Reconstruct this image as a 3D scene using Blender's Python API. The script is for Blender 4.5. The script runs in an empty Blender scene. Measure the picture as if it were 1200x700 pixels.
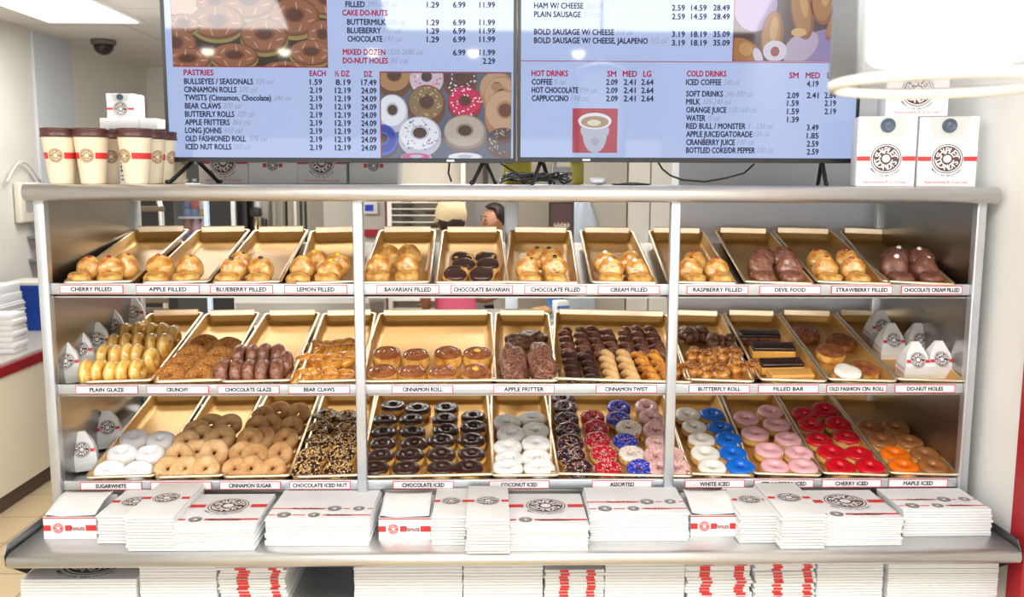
import bpy, math, random
from mathutils import Vector, Matrix, noise
from math import sin, cos, pi, radians as rad
random.seed(7)
S = bpy.context.scene
COL = S.collection

# ------------------------------------------------------------------ camera
F, PITCH, YAW, ROLL = 1061.9, 0.1308, 0.0215, 0.0036
CAMP = Vector((-0.0596, -2.4013, 1.6764))
_r = Vector((cos(YAW), -sin(YAW), 0)); _f = Vector((sin(YAW), cos(YAW), 0)); _u = Vector((0, 0, 1))
FWD = _f * cos(PITCH) - _u * sin(PITCH); UP0 = _f * sin(PITCH) + _u * cos(PITCH)
RT = _r * cos(ROLL) + UP0 * sin(ROLL); UPV = UP0 * cos(ROLL) - _r * sin(ROLL)
cam = bpy.data.cameras.new('camera'); cam.sensor_width = 36; cam.lens = F / 1200 * 36
cam.clip_start = 0.05; cam.clip_end = 100
cam.dof.use_dof = True; cam.dof.focus_distance = 2.45; cam.dof.aperture_fstop = 4.5
co = bpy.data.objects.new('camera', cam); COL.objects.link(co)
M = Matrix((RT, UPV, -FWD)).transposed().to_4x4(); M.translation = CAMP
co.matrix_world = M; S.camera = co

# ------------------------------------------------------------------ light and exposure
S.view_settings.view_transform = 'Standard'; S.view_settings.look = 'None'
S.view_settings.gamma = 1; S.view_settings.use_curve_mapping = False
S.view_settings.exposure = -0.30
w = bpy.data.worlds.new('world'); S.world = w; w.use_nodes = True
w.node_tree.nodes['Background'].inputs[0].default_value = (0.97, 0.985, 1, 1)
w.node_tree.nodes['Background'].inputs[1].default_value = 0.9

def area(name, loc, rot, sx, sy, power, color=(1, 1, 1)):
    l = bpy.data.lights.new(name, 'AREA'); l.shape = 'RECTANGLE'; l.size = sx; l.size_y = sy
    l.energy = power; l.color = color
    o = bpy.data.objects.new(name, l); o.location = loc; o.rotation_euler = rot; COL.objects.link(o)
    return o
area('shopfront_daylight', (-0.2, -4.6, 1.15), (rad(90), 0, 0), 6.0, 1.7, 85, (0.95, 0.98, 1))
for i, x in enumerate((-1.7, 0.0, 1.15)):
    area('dining_ceiling_light', (x, -1.55, 2.6), (rad(22), 0, 0), 1.2, 0.9, 52, (1, 0.995, 0.985))
for x, y in ((-2.0, 2.9), (0.4, 3.2), (-0.6, 1.6)):
    area('kitchen_fill_light', (x, y, 2.6), (0, 0, 0), 1.2, 0.6, 42, (1, 0.995, 0.985))  # unseen lamps, added to brighten the kitchen background

# ------------------------------------------------------------------ pixel rays onto real planes
def ray(px, py):
    a, b = px - 600, py - 350
    return (RT * a - UPV * b) / F + FWD
def hit(px, py, p0, n):
    d = ray(px, py); t = (Vector(p0) - CAMP).dot(n) / d.dot(n)
    return CAMP + d * t
def hy(px, py, Y): return hit(px, py, (0, Y, 0), Vector((0, 1, 0)))
def hz(px, py, Z): return hit(px, py, (0, 0, Z), Vector((0, 0, 1)))
def hx(px, py, X): return hit(px, py, (X, 0, 0), Vector((1, 0, 0)))

# ------------------------------------------------------------------ materials
MATS = {}
def lin(c):
    return tuple(((v / 255) / 12.92 if v / 255 <= .04045 else ((v / 255 + .055) / 1.055) ** 2.4) for v in c) + (1,)
def mat(name, rgb, rough=.5, metal=0., var=0., scale=30., bump=0., bscale=60., emit=0., coat=0., trans=0., spec=.5, rgb2=None, stretch=None, sss=0.):
    if name in MATS: return MATS[name]
    m = bpy.data.materials.new(name); m.use_nodes = True; nt = m.node_tree
    b = nt.nodes['Principled BSDF']; c = lin(rgb)
    b.inputs['Base Color'].default_value = c; b.inputs['Roughness'].default_value = rough
    b.inputs['Metallic'].default_value = metal; b.inputs['Specular IOR Level'].default_value = spec
    b.inputs['Coat Weight'].default_value = coat; b.inputs['Coat Roughness'].default_value = .12
    if trans: b.inputs['Transmission Weight'].default_value = trans
    if emit:
        b.inputs['Emission Color'].default_value = c; b.inputs['Emission Strength'].default_value = emit
    if var or bump or rgb2:
        tc = nt.nodes.new('ShaderNodeTexCoord'); mp = nt.nodes.new('ShaderNodeMapping')
        nt.links.new(tc.outputs['Object'], mp.inputs[0])
        if stretch: mp.inputs['Scale'].default_value = stretch
    if var or rgb2:
        n = nt.nodes.new('ShaderNodeTexNoise'); n.inputs['Scale'].default_value = scale; n.inputs['Detail'].default_value = 4
        r = nt.nodes.new('ShaderNodeValToRGB')
        c2 = lin(rgb2) if rgb2 else tuple(min(1, v * (1 + var)) for v in c[:3]) + (1,)
        c1 = c if rgb2 else tuple(v * (1 - var) for v in c[:3]) + (1,)
        r.color_ramp.elements[0].position = .36; r.color_ramp.elements[1].position = .64
        r.color_ramp.elements[0].color = c1; r.color_ramp.elements[1].color = c2
        nt.links.new(mp.outputs[0], n.inputs['Vector'])
        nt.links.new(n.outputs['Fac'], r.inputs[0]); nt.links.new(r.outputs[0], b.inputs['Base Color'])
    if bump:
        n = nt.nodes.new('ShaderNodeTexNoise'); n.inputs['Scale'].default_value = bscale; n.inputs['Detail'].default_value = 3
        bp = nt.nodes.new('ShaderNodeBump'); bp.inputs['Strength'].default_value = bump; bp.inputs['Distance'].default_value = .004
        nt.links.new(mp.outputs[0], n.inputs['Vector'])
        nt.links.new(n.outputs['Fac'], bp.inputs['Height']); nt.links.new(bp.outputs[0], b.inputs['Normal'])
    MATS[name] = m
    return m

def dough_mat(name, rgb, pale, band=.006, rough=.42, coat=.25, rgb2=None):
    """dough with the pale proofing line round its waist"""
    if name in MATS: return MATS[name]
    m = mat(name, rgb, rough, 0, .16, 42 if rgb2 else 28, .3, 90, coat=coat, rgb2=rgb2)
    nt = m.node_tree; b = nt.nodes['Principled BSDF']
    src = b.inputs['Base Color'].links[0].from_socket
    tc = nt.nodes.new('ShaderNodeTexCoord'); sp = nt.nodes.new('ShaderNodeSeparateXYZ')
    ab = nt.nodes.new('ShaderNodeMath'); ab.operation = 'ABSOLUTE'
    mr = nt.nodes.new('ShaderNodeMapRange'); mr.inputs[1].default_value = band * .4; mr.inputs[2].default_value = band * 1.5
    mr.inputs[3].default_value = .85; mr.inputs[4].default_value = 0
    mx = nt.nodes.new('ShaderNodeMixRGB'); mx.inputs[2].default_value = lin(pale)
    nt.links.new(tc.outputs['Object'], sp.inputs[0]); nt.links.new(sp.outputs[2], ab.inputs[0])
    nt.links.new(ab.outputs[0], mr.inputs[0]); nt.links.new(mr.outputs[0], mx.inputs[0])
    nt.links.new(src, mx.inputs[1]); nt.links.new(mx.outputs[0], b.inputs['Base Color'])
    return m

def emis(name, rgb, k=1.0, gloss=True):
    if name in MATS: return MATS[name]
    m = mat(name, rgb, .04, spec=.5 if gloss else 0)
    b = m.node_tree.nodes['Principled BSDF']
    b.inputs['Base Color'].default_value = (.01, .01, .012, 1)
    b.inputs['Emission Color'].default_value = lin(rgb); b.inputs['Emission Strength'].default_value = k
    return m

steel = mat('stainless_steel', (226, 226, 225), .36, .9, .05, 6, .03, 30, stretch=(1, 14, 14))
steel_side = mat('brushed_steel_panel', (176, 174, 170), .28, 1, .05, 5, .03, 20, stretch=(1, 1, 12))
steel_pale = mat('satin_steel_trim', (204, 208, 213), .34, .8, .05, 9)
white_card = mat('white_card', (232, 233, 234), .55, 0, .012, 12)
white_paper = mat('white_bag_paper', (232, 232, 231), .6, 0, .02, 18, .3, 45)
red_print = mat('red_print', (214, 48, 44), .5)
brown_print = mat('brown_print', (88, 52, 44), .5)
black_plastic = mat('black_plastic', (20, 20, 22), .35)
tag_ink = mat('tag_ink', (40, 42, 66), .6)
tag_red = mat('tag_border_red', (214, 66, 84), .5)
gold = mat('gold_anodised_tray', (214, 166, 92), .40, .5, .06, 7, .02, 40)
gold_rim = mat('pale_gold_rim', (253, 228, 194), .3, .85, .05, 25)  # base colour paled for the bright front reflections on the flange

# ------------------------------------------------------------------ mesh builder
class MB:
    def __init__(s): s.v = []; s.f = []; s.m = []; s.sm = []; s.mats = []
    def mi(s, m):
        if m not in s.mats: s.mats.append(m)
        return s.mats.index(m)
    def add(s, vs, fs, m, smooth=False, xf=None):
        b = len(s.v); k = s.mi(m)
        for v in vs:
            v = Vector(v); s.v.append(tuple(xf @ v) if xf is not None else tuple(v))
        for f in fs:
            s.f.append(tuple(b + i for i in f)); s.m.append(k); s.sm.append(smooth)
        return s
    def box(s, a, b, m, xf=None):
        (x0, y0, z0), (x1, y1, z1) = a, b
        vs = [(x0, y0, z0), (x1, y0, z0), (x1, y1, z0), (x0, y1, z0), (x0, y0, z1), (x1, y0, z1), (x1, y1, z1), (x0, y1, z1)]
        return s.add(vs, [(3, 2, 1, 0), (4, 5, 6, 7), (0, 1, 5, 4), (1, 2, 6, 5), (2, 3, 7, 6), (3, 0, 4, 7)], m, False, xf)
    def rbox(s, a, b, r, m, xf=None, seg=3):
        """box with rounded vertical profile: superellipse rings stacked, all edges softened"""
        (x0, y0, z0), (x1, y1, z1) = a, b
        prof = []
        for i in range(seg + 1):
            t = pi / 2 * i / seg; prof.append((r * (1 - sin(t)), z0 + r * (1 - cos(t))))
        prof += [(q[0], z1 - (q[1] - z0)) for q in prof[::-1]]
        rings = []
        for ins, z in prof:
            ring = []
            rr = max(r - ins, 1e-5)
            for cx, cy, a0 in ((x1 - r, y1 - r, 0), (x0 + r, y1 - r, 90), (x0 + r, y0 + r, 180), (x1 - r, y0 + r, 270)):
                for j in range(seg + 1):
                    t = rad(a0 + 90 * j / seg); ring.append((cx + rr * cos(t), cy + rr * sin(t), z))
            rings.append(ring)
        return s.loft(rings, m, True, True, xf)
    def loft(s, rings, m, cap=True, smooth=True, xf=None, closed=True):
        n = len(rings[0]); vs = [p for r in rings for p in r]; fs = []
        for i in range(len(rings) - 1):
            for j in range(n if closed else n - 1):
                k = (j + 1) % n
                fs.append((i * n + j, i * n + k, (i + 1) * n + k, (i + 1) * n + j))
        if cap:
            fs.append(tuple(range(n))[::-1]); fs.append(tuple(range((len(rings) - 1) * n, len(rings) * n)))
        return s.add(vs, fs, m, smooth, xf)
    def lathe(s, prof, m, seg=32, xf=None, cap=True, smooth=True):
        rings = [[(r * cos(2 * pi * j / seg), r * sin(2 * pi * j / seg), z) for j in range(seg)] for r, z in prof]
        return s.loft(rings, m, cap, smooth, xf)
    def tube(s, pts, r, m, seg=8, xf=None):
        rings = []; pts = [Vector(p) for p in pts]
        rr = r if isinstance(r, (list, tuple)) else [r] * len(pts)
        up = None
        for i, p in enumerate(pts):
            t = (pts[min(i + 1, len(pts) - 1)] - pts[max(i - 1, 0)]).normalized()
            if up is None:
                up = Vector((0, 0, 1)) if abs(t.z) < .9 else Vector((1, 0, 0))
            a = (up - t * up.dot(t)).normalized(); up = a; b = t.cross(a)
            rings.append([tuple(p + (a * cos(2 * pi * j / seg) + b * sin(2 * pi * j / seg)) * rr[i]) for j in range(seg)])
        return s.loft(rings, m, True, True, xf)
    def blob(s, rx, ry, rz, m, u=20, v=12, amp=0., fs_=20., seed=0., e=1., xf=None, fn=None):
        """displaced ellipsoid; e<1 squares it off"""
        vs = []; fs = []
        sp = lambda t: math.copysign(abs(t) ** e, t)
        for i in range(1, v):
            p = -pi / 2 + pi * i / v
            for j in range(u):
                q = 2 * pi * j / u
                d = Vector((rx * sp(cos(p)) * cos(q), ry * sp(cos(p)) * sin(q), rz * sp(sin(p))))
                if amp: d *= 1 + amp * noise.noise(d * fs_ + Vector((seed, seed * 1.7, 3.1)))
                if fn: d = fn(d)
                vs.append(tuple(d))
        lo = Vector((0, 0, -rz)); hi = Vector((0, 0, rz))
        if fn: lo = fn(lo); hi = fn(hi)
        a = len(vs); vs += [tuple(lo), tuple(hi)]
        for i in range(v - 2):
            for j in range(u):
                k = (j + 1) % u; fs.append((i * u + j, i * u + k, (i + 1) * u + k, (i + 1) * u + j))
        for j in range(u):
            k = (j + 1) % u; fs.append((a, k, j)); fs.append(((v - 2) * u + j, (v - 2) * u + k, a + 1))
        return s.add(vs, fs, m, True, xf)
    def disc(s, c, rx, ry, m, seg=24, xf=None, r0=0., z=0., a0=0., a1=2 * pi):
        full = abs(a1 - a0 - 2 * pi) < 1e-6; n = seg if full else seg + 1
        ang = [a0 + (a1 - a0) * j / seg for j in range(n)]
        vo = [(c[0] + rx * cos(t), c[1] + ry * sin(t), z) for t in ang]
        if r0 > 0:
            vi = [(c[0] + r0 * rx * cos(t), c[1] + r0 * ry * sin(t), z) for t in ang]
            fs = [(n + j, j, (j + 1) % n, n + (j + 1) % n) for j in range(seg)]
            return s.add(vo + vi, fs, m, False, xf)
        return s.add(vo, [tuple(range(n))], m, False, xf)
    def quad(s, x0, y0, x1, y1, m, xf=None, z=0.):
        return s.add([(x0, y0, z), (x1, y0, z), (x1, y1, z), (x0, y1, z)], [(0, 1, 2, 3)], m, False, xf)
    def mesh(s, name):
        me = bpy.data.meshes.new(name); me.from_pydata(s.v, [], s.f)
        for m in s.mats: me.materials.append(m)
        me.polygons.foreach_set('material_index', s.m); me.polygons.foreach_set('use_smooth', s.sm)
        me.update(); return me
    def obj(s, name, parent=None, xf=None): return link(name, s.mesh(name), parent, xf)

def link(name, data, parent=None, xf=None):
    o = bpy.data.objects.new(name, data); COL.objects.link(o)
    if parent: o.parent = parent
    if xf is not None: o.matrix_basis = xf
    return o
USED = {}
def tag(o, label, cat, group=None):
    o['label'] = label; o['category'] = cat
    if group: o['group'] = group
    USED[label] = USED.get(label, 0) + 1
    return o
def thing(name, label, cat, loc=(0, 0, 0), rz=0., group=None):
    o = link(name, None, None, Matrix.Translation(Vector(loc)) @ Matrix.Rotation(rz, 4, 'Z'))
    o.empty_display_size = .05
    return tag(o, label, cat, group)
def struct(name, mb):
    o = mb.obj(name); o['kind'] = 'structure'; return o
T = Matrix.Translation
def TR(x, y, z): return Matrix.Translation((x, y, z))
FACE = Matrix.Rotation(rad(90), 4, 'X')           # XY artwork turned to face -y, upright
def SC(x, y=None, z=None): return Matrix.Diagonal((x, y or x, z or x, 1))
ORD = ['', 'first', 'second', 'third', 'fourth', 'fifth', 'sixth', 'seventh', 'eighth', 'ninth', 'tenth', 'eleventh', 'twelfth',
       'thirteenth', 'fourteenth', 'fifteenth', 'sixteenth', 'seventeenth', 'eighteenth']

# ------------------------------------------------------------------ lettering
TXT = {}
def text_data(s, bold=0., shear=0.):
    """glyph outlines as (verts, faces), 1 unit = font size, left-aligned on the baseline; plus width"""
    k = (s, bold, shear)
    if k in TXT: return TXT[k]
    c = bpy.data.curves.new('t', 'FONT'); c.body = s; c.size = 1; c.resolution_u = 2; c.offset = bold; c.shear = shear
    o = bpy.data.objects.new('t', c); COL.objects.link(o)
    dg = bpy.context.evaluated_depsgraph_get(); me = o.evaluated_get(dg).to_mesh()
    vs = [tuple(v.co) for v in me.vertices]; fs = [tuple(p.vertices) for p in me.polygons]
    o.evaluated_get(dg).to_mesh_clear()
    bpy.data.objects.remove(o); bpy.data.curves.remove(c)
    xs = [v[0] for v in vs] or [0, 1]
    TXT[k] = (vs, fs, min(xs), max(xs)); return TXT[k]
def put_text(mb, s, x0, x1, y, h, m, xf=None, z=0., bold=.012, shear=0.):
    """text fitted between x0 and x1, cap height h, centred vertically on y"""
    vs, fs, a, b = text_data(s, 0., shear)
    sx = (x1 - x0) / (b - a); sy = h / .69; e = bold * h
    for dx, dy in (((0, 0),) if not bold else ((-e, 0), (e, 0), (0, -e), (0, e))):
        mb.add([(x0 + (v[0] - a) * sx + dx, y - h / 2 + v[1] * sy + dy, z) for v in vs], fs, m, False, xf)
def arc_text(mb, s, r, a0, a1, h, m, xf=None, z=0., inside=False, wide=1.):
    n = len(s)
    for i, ch in enumerate(s):
        if ch == ' ': continue
        vs, fs, a, b = text_data(ch, .02)
        t = rad(a0 + (a1 - a0) * (i + .5) / n)
        k = h / .69; cx = (a + b) / 2
        rot = t - pi / 2 if not inside else t + pi / 2
        X = T((r * cos(t), r * sin(t), z)) @ Matrix.Rotation(rot, 4, 'Z')
        mb.add([((v[0] - cx) * k * wide, v[1] * k - h / 2, 0) for v in vs], fs, m, False, (xf @ X) if xf is not None else X)

def emblem(mb, xf, d, slogan=True, ink=brown_print, paper=white_card, eps=.0003):
    """round shop mark, diameter d, flat in local XY"""
    X = xf @ SC(d, d, 1)
    mb.disc((0, 0), .5, .5, paper, 40, X, z=eps)
    mb.disc((0, 0), .5, .5, ink, 40, X, r0=.945, z=eps * 2)
    mb.disc((0, 0), .435, .435, ink, 40, X, r0=.3, z=eps * 2)
    for a in (rad(20), rad(200)):
        mb.disc((0, 0), .40, .40, paper, 10, X, r0=.93, z=eps * 3, a0=a - .35, a1=a + .35)
    arc_text(mb, 'SHIPLEY', .285, 172, 8, .2, paper, X, eps * 3, wide=1.0)
    arc_text(mb, 'DO-NUTS', .285, 194, 346, .19, paper, X, eps * 3, inside=True, wide=1.0)
    if slogan:
        arc_text(mb, 'MAKE LIFE DELICIOUS!', .58, 215, 325, .06, ink, X, eps * 2, inside=True)
def mini_emblem(mb, xf, d, ink=brown_print, paper=white_card, eps=.0003):
    X = xf @ SC(d, d, 1)
    mb.disc((0, 0), .5, .5, paper, 24, X, z=eps)
    mb.disc((0, 0), .5, .5, ink, 24, X, r0=.9, z=eps * 2)
    mb.disc((0, 0), .42, .42, ink, 24, X, r0=.36, z=eps * 2)
    arc_text(mb, 'SHIPLEY', .285, 170, 10, .16, paper, X, eps * 3)
    arc_text(mb, 'DO-NUTS', .285, 194, 346, .15, paper, X, eps * 3, inside=True)

# ================================================================== SETTING
WX, YB = 1.29, 0.70                                     # right wall, stub wall behind the rack
def grid_mat(name, c1, mortar, sx, sy, gap, rough, var=.04, bump=0., c2=None):
    m = bpy.data.materials.new(name); m.use_nodes = True; nt = m.node_tree; b = nt.nodes['Principled BSDF']
    tc = nt.nodes.new('ShaderNodeTexCoord'); mp = nt.nodes.new('ShaderNodeMapping'); br = nt.nodes.new('ShaderNodeTexBrick')
    br.offset = 0; br.inputs['Scale'].default_value = 1; br.inputs['Brick Width'].default_value = sx; br.inputs['Row Height'].default_value = sy
    br.inputs['Mortar Size'].default_value = gap; br.inputs['Mortar Smooth'].default_value = .2
    br.inputs['Color1'].default_value = lin(c1); br.inputs['Color2'].default_value = lin(c2 or c1); br.inputs['Mortar'].default_value = lin(mortar)
    n = nt.nodes.new('ShaderNodeTexNoise'); n.inputs['Scale'].default_value = 4; n.inputs['Detail'].default_value = 6
    mx = nt.nodes.new('ShaderNodeMixRGB'); mx.blend_type = 'MULTIPLY'; mx.inputs[0].default_value = 1
    mr = nt.nodes.new('ShaderNodeMapRange'); mr.inputs[3].default_value = 1 - var * 2; mr.inputs[4].default_value = 1 + var
    nt.links.new(tc.outputs['Object'], mp.inputs[0]); nt.links.new(mp.outputs[0], br.inputs['Vector']); nt.links.new(tc.outputs['Object'], n.inputs['Vector'])
    nt.links.new(n.outputs['Fac'], mr.inputs[0]); nt.links.new(br.outputs['Color'], mx.inputs[1]); nt.links.new(mr.outputs[0], mx.inputs[2])
    nt.links.new(mx.outputs[0], b.inputs['Base Color']); b.inputs['Roughness'].default_value = rough
    if bump:
        bp = nt.nodes.new('ShaderNodeBump'); bp.inputs['Strength'].default_value = bump; bp.inputs['Distance'].default_value = .003; bp.invert = True
        nt.links.new(br.outputs['Fac'], bp.inputs['Height']); nt.links.new(bp.outputs[0], b.inputs['Normal'])
    return m
floor_m = grid_mat('beige_floor_tiles', (214, 192, 156), (150, 128, 98), .33, .33, .004, .35, .06, .3, (206, 184, 148))
ceil_m = grid_mat('ceiling_tiles', (226, 222, 215), (180, 176, 168), 1.2, .6, .008, .8, .02, .2)
wall_w = mat('warm_white_wall', (248, 248, 245), .6, 0, .015, 3)
wall_cool = mat('cool_white_wall', (236, 241, 249), .55, 0, .015, 3)
wall_k = mat('kitchen_cream_wall', (222, 219, 211), .6, 0, .02, 3)
pil_m = mat('pale_blue_column_paint', (206, 210, 216), .6, 0, .01, 3)
trim_red = mat('dark_red_trim_paint', (176, 34, 44), .42, 0, .03, 8)
struct('floor', MB().box((-3.3, -5.2, -.1), (1.5, 6.2, 0), floor_m))
struct('wall_light_blocker', MB().box((-3.3, -5.35, 2.0), (1.5, -5.2, 2.64), wall_w))  # unseen header, added to block world light that glared in the screens
struct('ceiling', MB().box((-3.3, -5.2, 2.64), (1.5, 6.2, 2.74), ceil_m))
struct('wall_left', MB().box((-3.25, -5.2, 0), (-3.1, 6.2, 2.64), wall_k))
struct('wall_back', MB().box((-3.1, 5.8, 0), (1.5, 5.95, 2.64), wall_k))
struct('wall_right', MB().box((WX, -5.2, 0), (WX + .15, 5.8, 2.64), wall_w))
struct('wall_stub', MB().box((.574, YB, 0), (WX, YB + .12, 2.64), wall_cool))
a, b = hx(42, 100, -3.085), hx(86, 100, -3.085)
struct('wall_pilaster', MB().box((-3.1, a.y, 0), (-3.085, b.y, 2.64), pil_m))
struct('trim_1', MB().box((WX - .012, -.25, 0), (WX, -.187, 2.64), trim_red))
# cream panels of the back kitchen partition, with their joints
kp = MB()
for px0, px1 in ((652, 734), (736, 761), (762.5, 800)):
    p, q = hy(px0, 250, 3.0), hy(px1, 250, 3.0); kp.box((p.x, 3.0, 0), (q.x, 3.03, 2.64), wall_k if px0 > 700 else mat('grey_wall_panel', (186, 180, 168), .4, .2))
p = hy(650, 250, 3.0); kp.box((p.x, 3.03, 0), (1.28, 3.06, 2.64), mat('panel_joint_grey', (120, 116, 108), .6))
struct('wall_partition', kp)
p, q = hy(364, 250, 4.4), hy(453, 250, 4.4)
kp = MB().box((p.x, 4.4, 0), (q.x, 4.5, 2.64), mat('grey_beige_wall', (202, 196, 184), .6, 0, .02, 3))
struct('wall_kitchen', kp)
p, q = hy(451.5, 250, 4.38), hy(456, 250, 4.38)
struct('trim_2', MB().box((p.x, 4.36, 0), (q.x, 4.40, 2.64), mat('maroon_trim_paint', (128, 44, 52), .5)))
p, q = hy(427, 269, 4.38), hy(451, 277, 4.38)
struct('trim_3', MB().box((p.x, 4.37, q.z), (q.x, 4.40, p.z), trim_red))
p, q = hy(539, 200, 5.7), hy(545, 200, 5.7)
struct('trim_4', MB().box((p.x, 5.77, 0), (q.x, 5.8, 2.64), trim_red))
p, q = hy(566, 200, 5.7), hy(572, 200, 5.7)
struct('trim_5', MB().box((p.x, 5.76, 0), (q.x, 5.8, 2.64), mat('brown_trim_paint', (112, 96, 84), .5)))

# ceiling light panel, dome camera
lp = thing('ceiling_light', 'bright square recessed light panel in the white tile ceiling', 'ceiling light', (0, 0, 0))
p0, p1 = hz(-20, 4, 2.638), hz(170, 24.5, 2.638); p2 = hz(57, 24.5, 2.638)
x0, x1, yb = p2.x, p1.x, p1.y
MB().box((x0, yb - 1.25, 2.625), (x1, yb, 2.6395), mat('white_lamp_frame', (245, 245, 240), .5)).obj('frame', lp)
MB().box((x0 + .03, yb - 1.22, 2.618), (x1 - .03, yb - .03, 2.626), emis('light_panel_diffuser', (255, 252, 246), 2.2)).obj('diffuser', lp)
d = hz(121, 47, 2.64)
dc = thing('dome_camera', 'small dark dome security camera on the ceiling', 'security camera', d)
MB().lathe([(.0, 0), (.085, 0), (.085, -.03), (.07, -.036), (0, -.036)], mat('camera_grey', (104, 96, 90), .5), 24).obj('base', dc)
MB().lathe([(.07, -.034), (.066, -.06), (.05, -.085), (.025, -.1), (.004, -.105)], mat('smoked_dome', (44, 38, 36), .15), 24).obj('dome', dc)
# small recessed spotlights further forward in the shop (they glint in the screens)
for i, (px, py) in enumerate(((243, 58), (333, 62), (437, 58), (555, 62), (678, 63))):
    d = ray(px, py); t = (.4 + 3.9 - CAMP.y) / d.y; v = CAMP + d * t
    sl = thing('ceiling_spotlight', ['round ceiling spotlight at the far left of its row in front of the counter', 'round ceiling spotlight second from left in front of the counter',
        'round ceiling spotlight in the middle of its row in front of the counter', 'round ceiling spotlight second from right in front of the counter',
        'round ceiling spotlight at the far right of its row in front of the counter'][i], 'spotlight', (v.x, -3.9, 2.64), 0, 'spotlights in front of the counter')
    MB().lathe([(.03, 0), (.07, 0), (.066, -.05), (.05, -.05), (.045, -.02)], mat('spot_white', (235, 235, 230), .5), 20, cap=False).obj('housing', sl)
    MB().blob(.042, .042, .03, emis('spot_lens', (255, 246, 226), 45), xf=TR(0, 0, -.062)).obj('lens', sl)

# ================================================================== DISPLAY RACK
ST = [(1.4006, 1.3702), (1.1280, 1.1002), (.8606, .8332)]          # price strips: top, bottom
ZF = [1.370, 1.102, .836]; ZR = [1.474, 1.195, .923]                 # tray floor height at the front / at y = .62
TZ = .762
HW = 1.252
rack = thing('display_rack', 'long stainless steel bakery rack with three sloping shelves of trays', 'display rack', (0, .3, .0))
RX = TR(0, -.3, 0)
def rp(name, mb): return mb.obj(name, rack, RX)
rp('front_post', MB().rbox((-HW, -.016, TZ), (-HW + .028, .012, 1.63), .004, steel_pale))
rp('front_post', MB().rbox((HW - .026, -.016, TZ), (HW, .012, 1.63), .004, steel_pale))
for x in (-.413, .422):
    rp('front_post', MB().rbox((x - .0135, -.022, ST[2][1] - .004), (x + .0135, .004, 1.63), .004, steel_pale))
for x in (-HW + .005, HW - .03):
    rp('rear_post', MB().rbox((x, .606, .2), (x + .026, .632, 1.63), .004, steel))
rp('rear_post', MB().rbox((-.02, .622, .2), (.028, .650, 1.63), .004, steel_pale))
for s in (-1, 1):
    x = s * (HW - .012)
    rp('side_panel', MB().box((min(x, x - s * .003), .012, TZ), (max(x, x - s * .003), .606, 1.64), steel_side))
# top shelf with a rounded front nosing
mb = MB()
prof = []
for i in range(13):
    t = pi / 2 + pi * i / 12; prof.append((-.030 + .021 * cos(t), 1.639 + .021 * sin(t)))
prof = [(.64, 1.66)] + prof + [(.0, 1.618), (.0, 1.628), (.64, 1.63)]
rings = [[(x, y, z) for y, z in prof] for x in (-1.262, 1.268)]
mb.loft(rings, steel, True, True); rp('top_shelf', mb)
for k in range(3):
    t, b = ST[k]
    rp('shelf_plate', MB().add([(-HW + .016, .012, ZF[k] - .006), (HW - .016, .012, ZF[k] - .006), (HW - .016, .606, ZR[k] - .006), (-HW + .016, .606, ZR[k] - .006),
                                (-HW + .016, .012, ZF[k] - .010), (HW - .016, .012, ZF[k] - .010), (HW - .016, .606, ZR[k] - .010), (-HW + .016, .606, ZR[k] - .010)],
                               [(0, 1, 2, 3), (7, 6, 5, 4), (4, 5, 1, 0), (5, 6, 2, 1), (6, 7, 3, 2), (7, 4, 0, 3)], steel_side))
    rp('price_rail', MB().rbox((-HW + .028, -.006, b), (HW - .026, .006, t), .003, steel_pale))
rp('lower_panel', MB().box((-HW + .028, .03, TZ), (HW - .026, .034, ST[2][1]), steel))
rp('lower_rail', MB().tube([(-HW + .028, .02, .822), (HW - .026, .02, .822)], .010, steel, 10))

# counter shelf in front / under
ct = thing('packing_counter', 'stainless steel ledge with rolled front edge below the bakery rack', 'counter', (0, .1, 0))
CX = TR(0, -.1, 0)
mb = MB(); prof = []
for i in range(11):
    t = pi / 2 + pi * i / 10; prof.append((-.252 + .019 * cos(t), TZ - .019 + .019 * sin(t)))
prof = [(.6, TZ)] + prof + [(-.235, TZ - .038), (-.235, TZ - .03), (.6, TZ - .006)]
mb.loft([[(x, y, z) for y, z in prof] for x in (-1.245, 1.262)], steel, True, True); mb.obj('ledge', ct, CX)
for s in (-1, 1):
    x = s * 1.258 if s > 0 else -1.249
    rings = []
    for xx in (x, x + s * .003):
        rings.append([(xx, -.262, TZ - .03), (xx, -.266, TZ + .0), (xx, -.25, TZ + .022), (xx, .0, TZ + .024), (xx, .0, TZ - .09), (xx, -.17, TZ - .09)])
    MB().loft(rings, mat('dark_steel_end', (124, 124, 126), .3, 1), True, False).obj('end_plate', ct, CX)
MB().box((-1.24, -.22, .586), (1.255, .55, .6), steel).obj('lower_shelf', ct, CX)
MB().box((-1.24, .25, .6), (1.255, .256, TZ - .006), mat('grey_back_panel', (168, 172, 178), .4, .3)).obj('back_panel', ct, CX)
for x in (-1.2, 1.22):
    for y in (-.17, .5):
        MB().tube([(x, y, 0), (x, y, .586)], .018, steel, 12).obj('leg', ct, CX)

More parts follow.
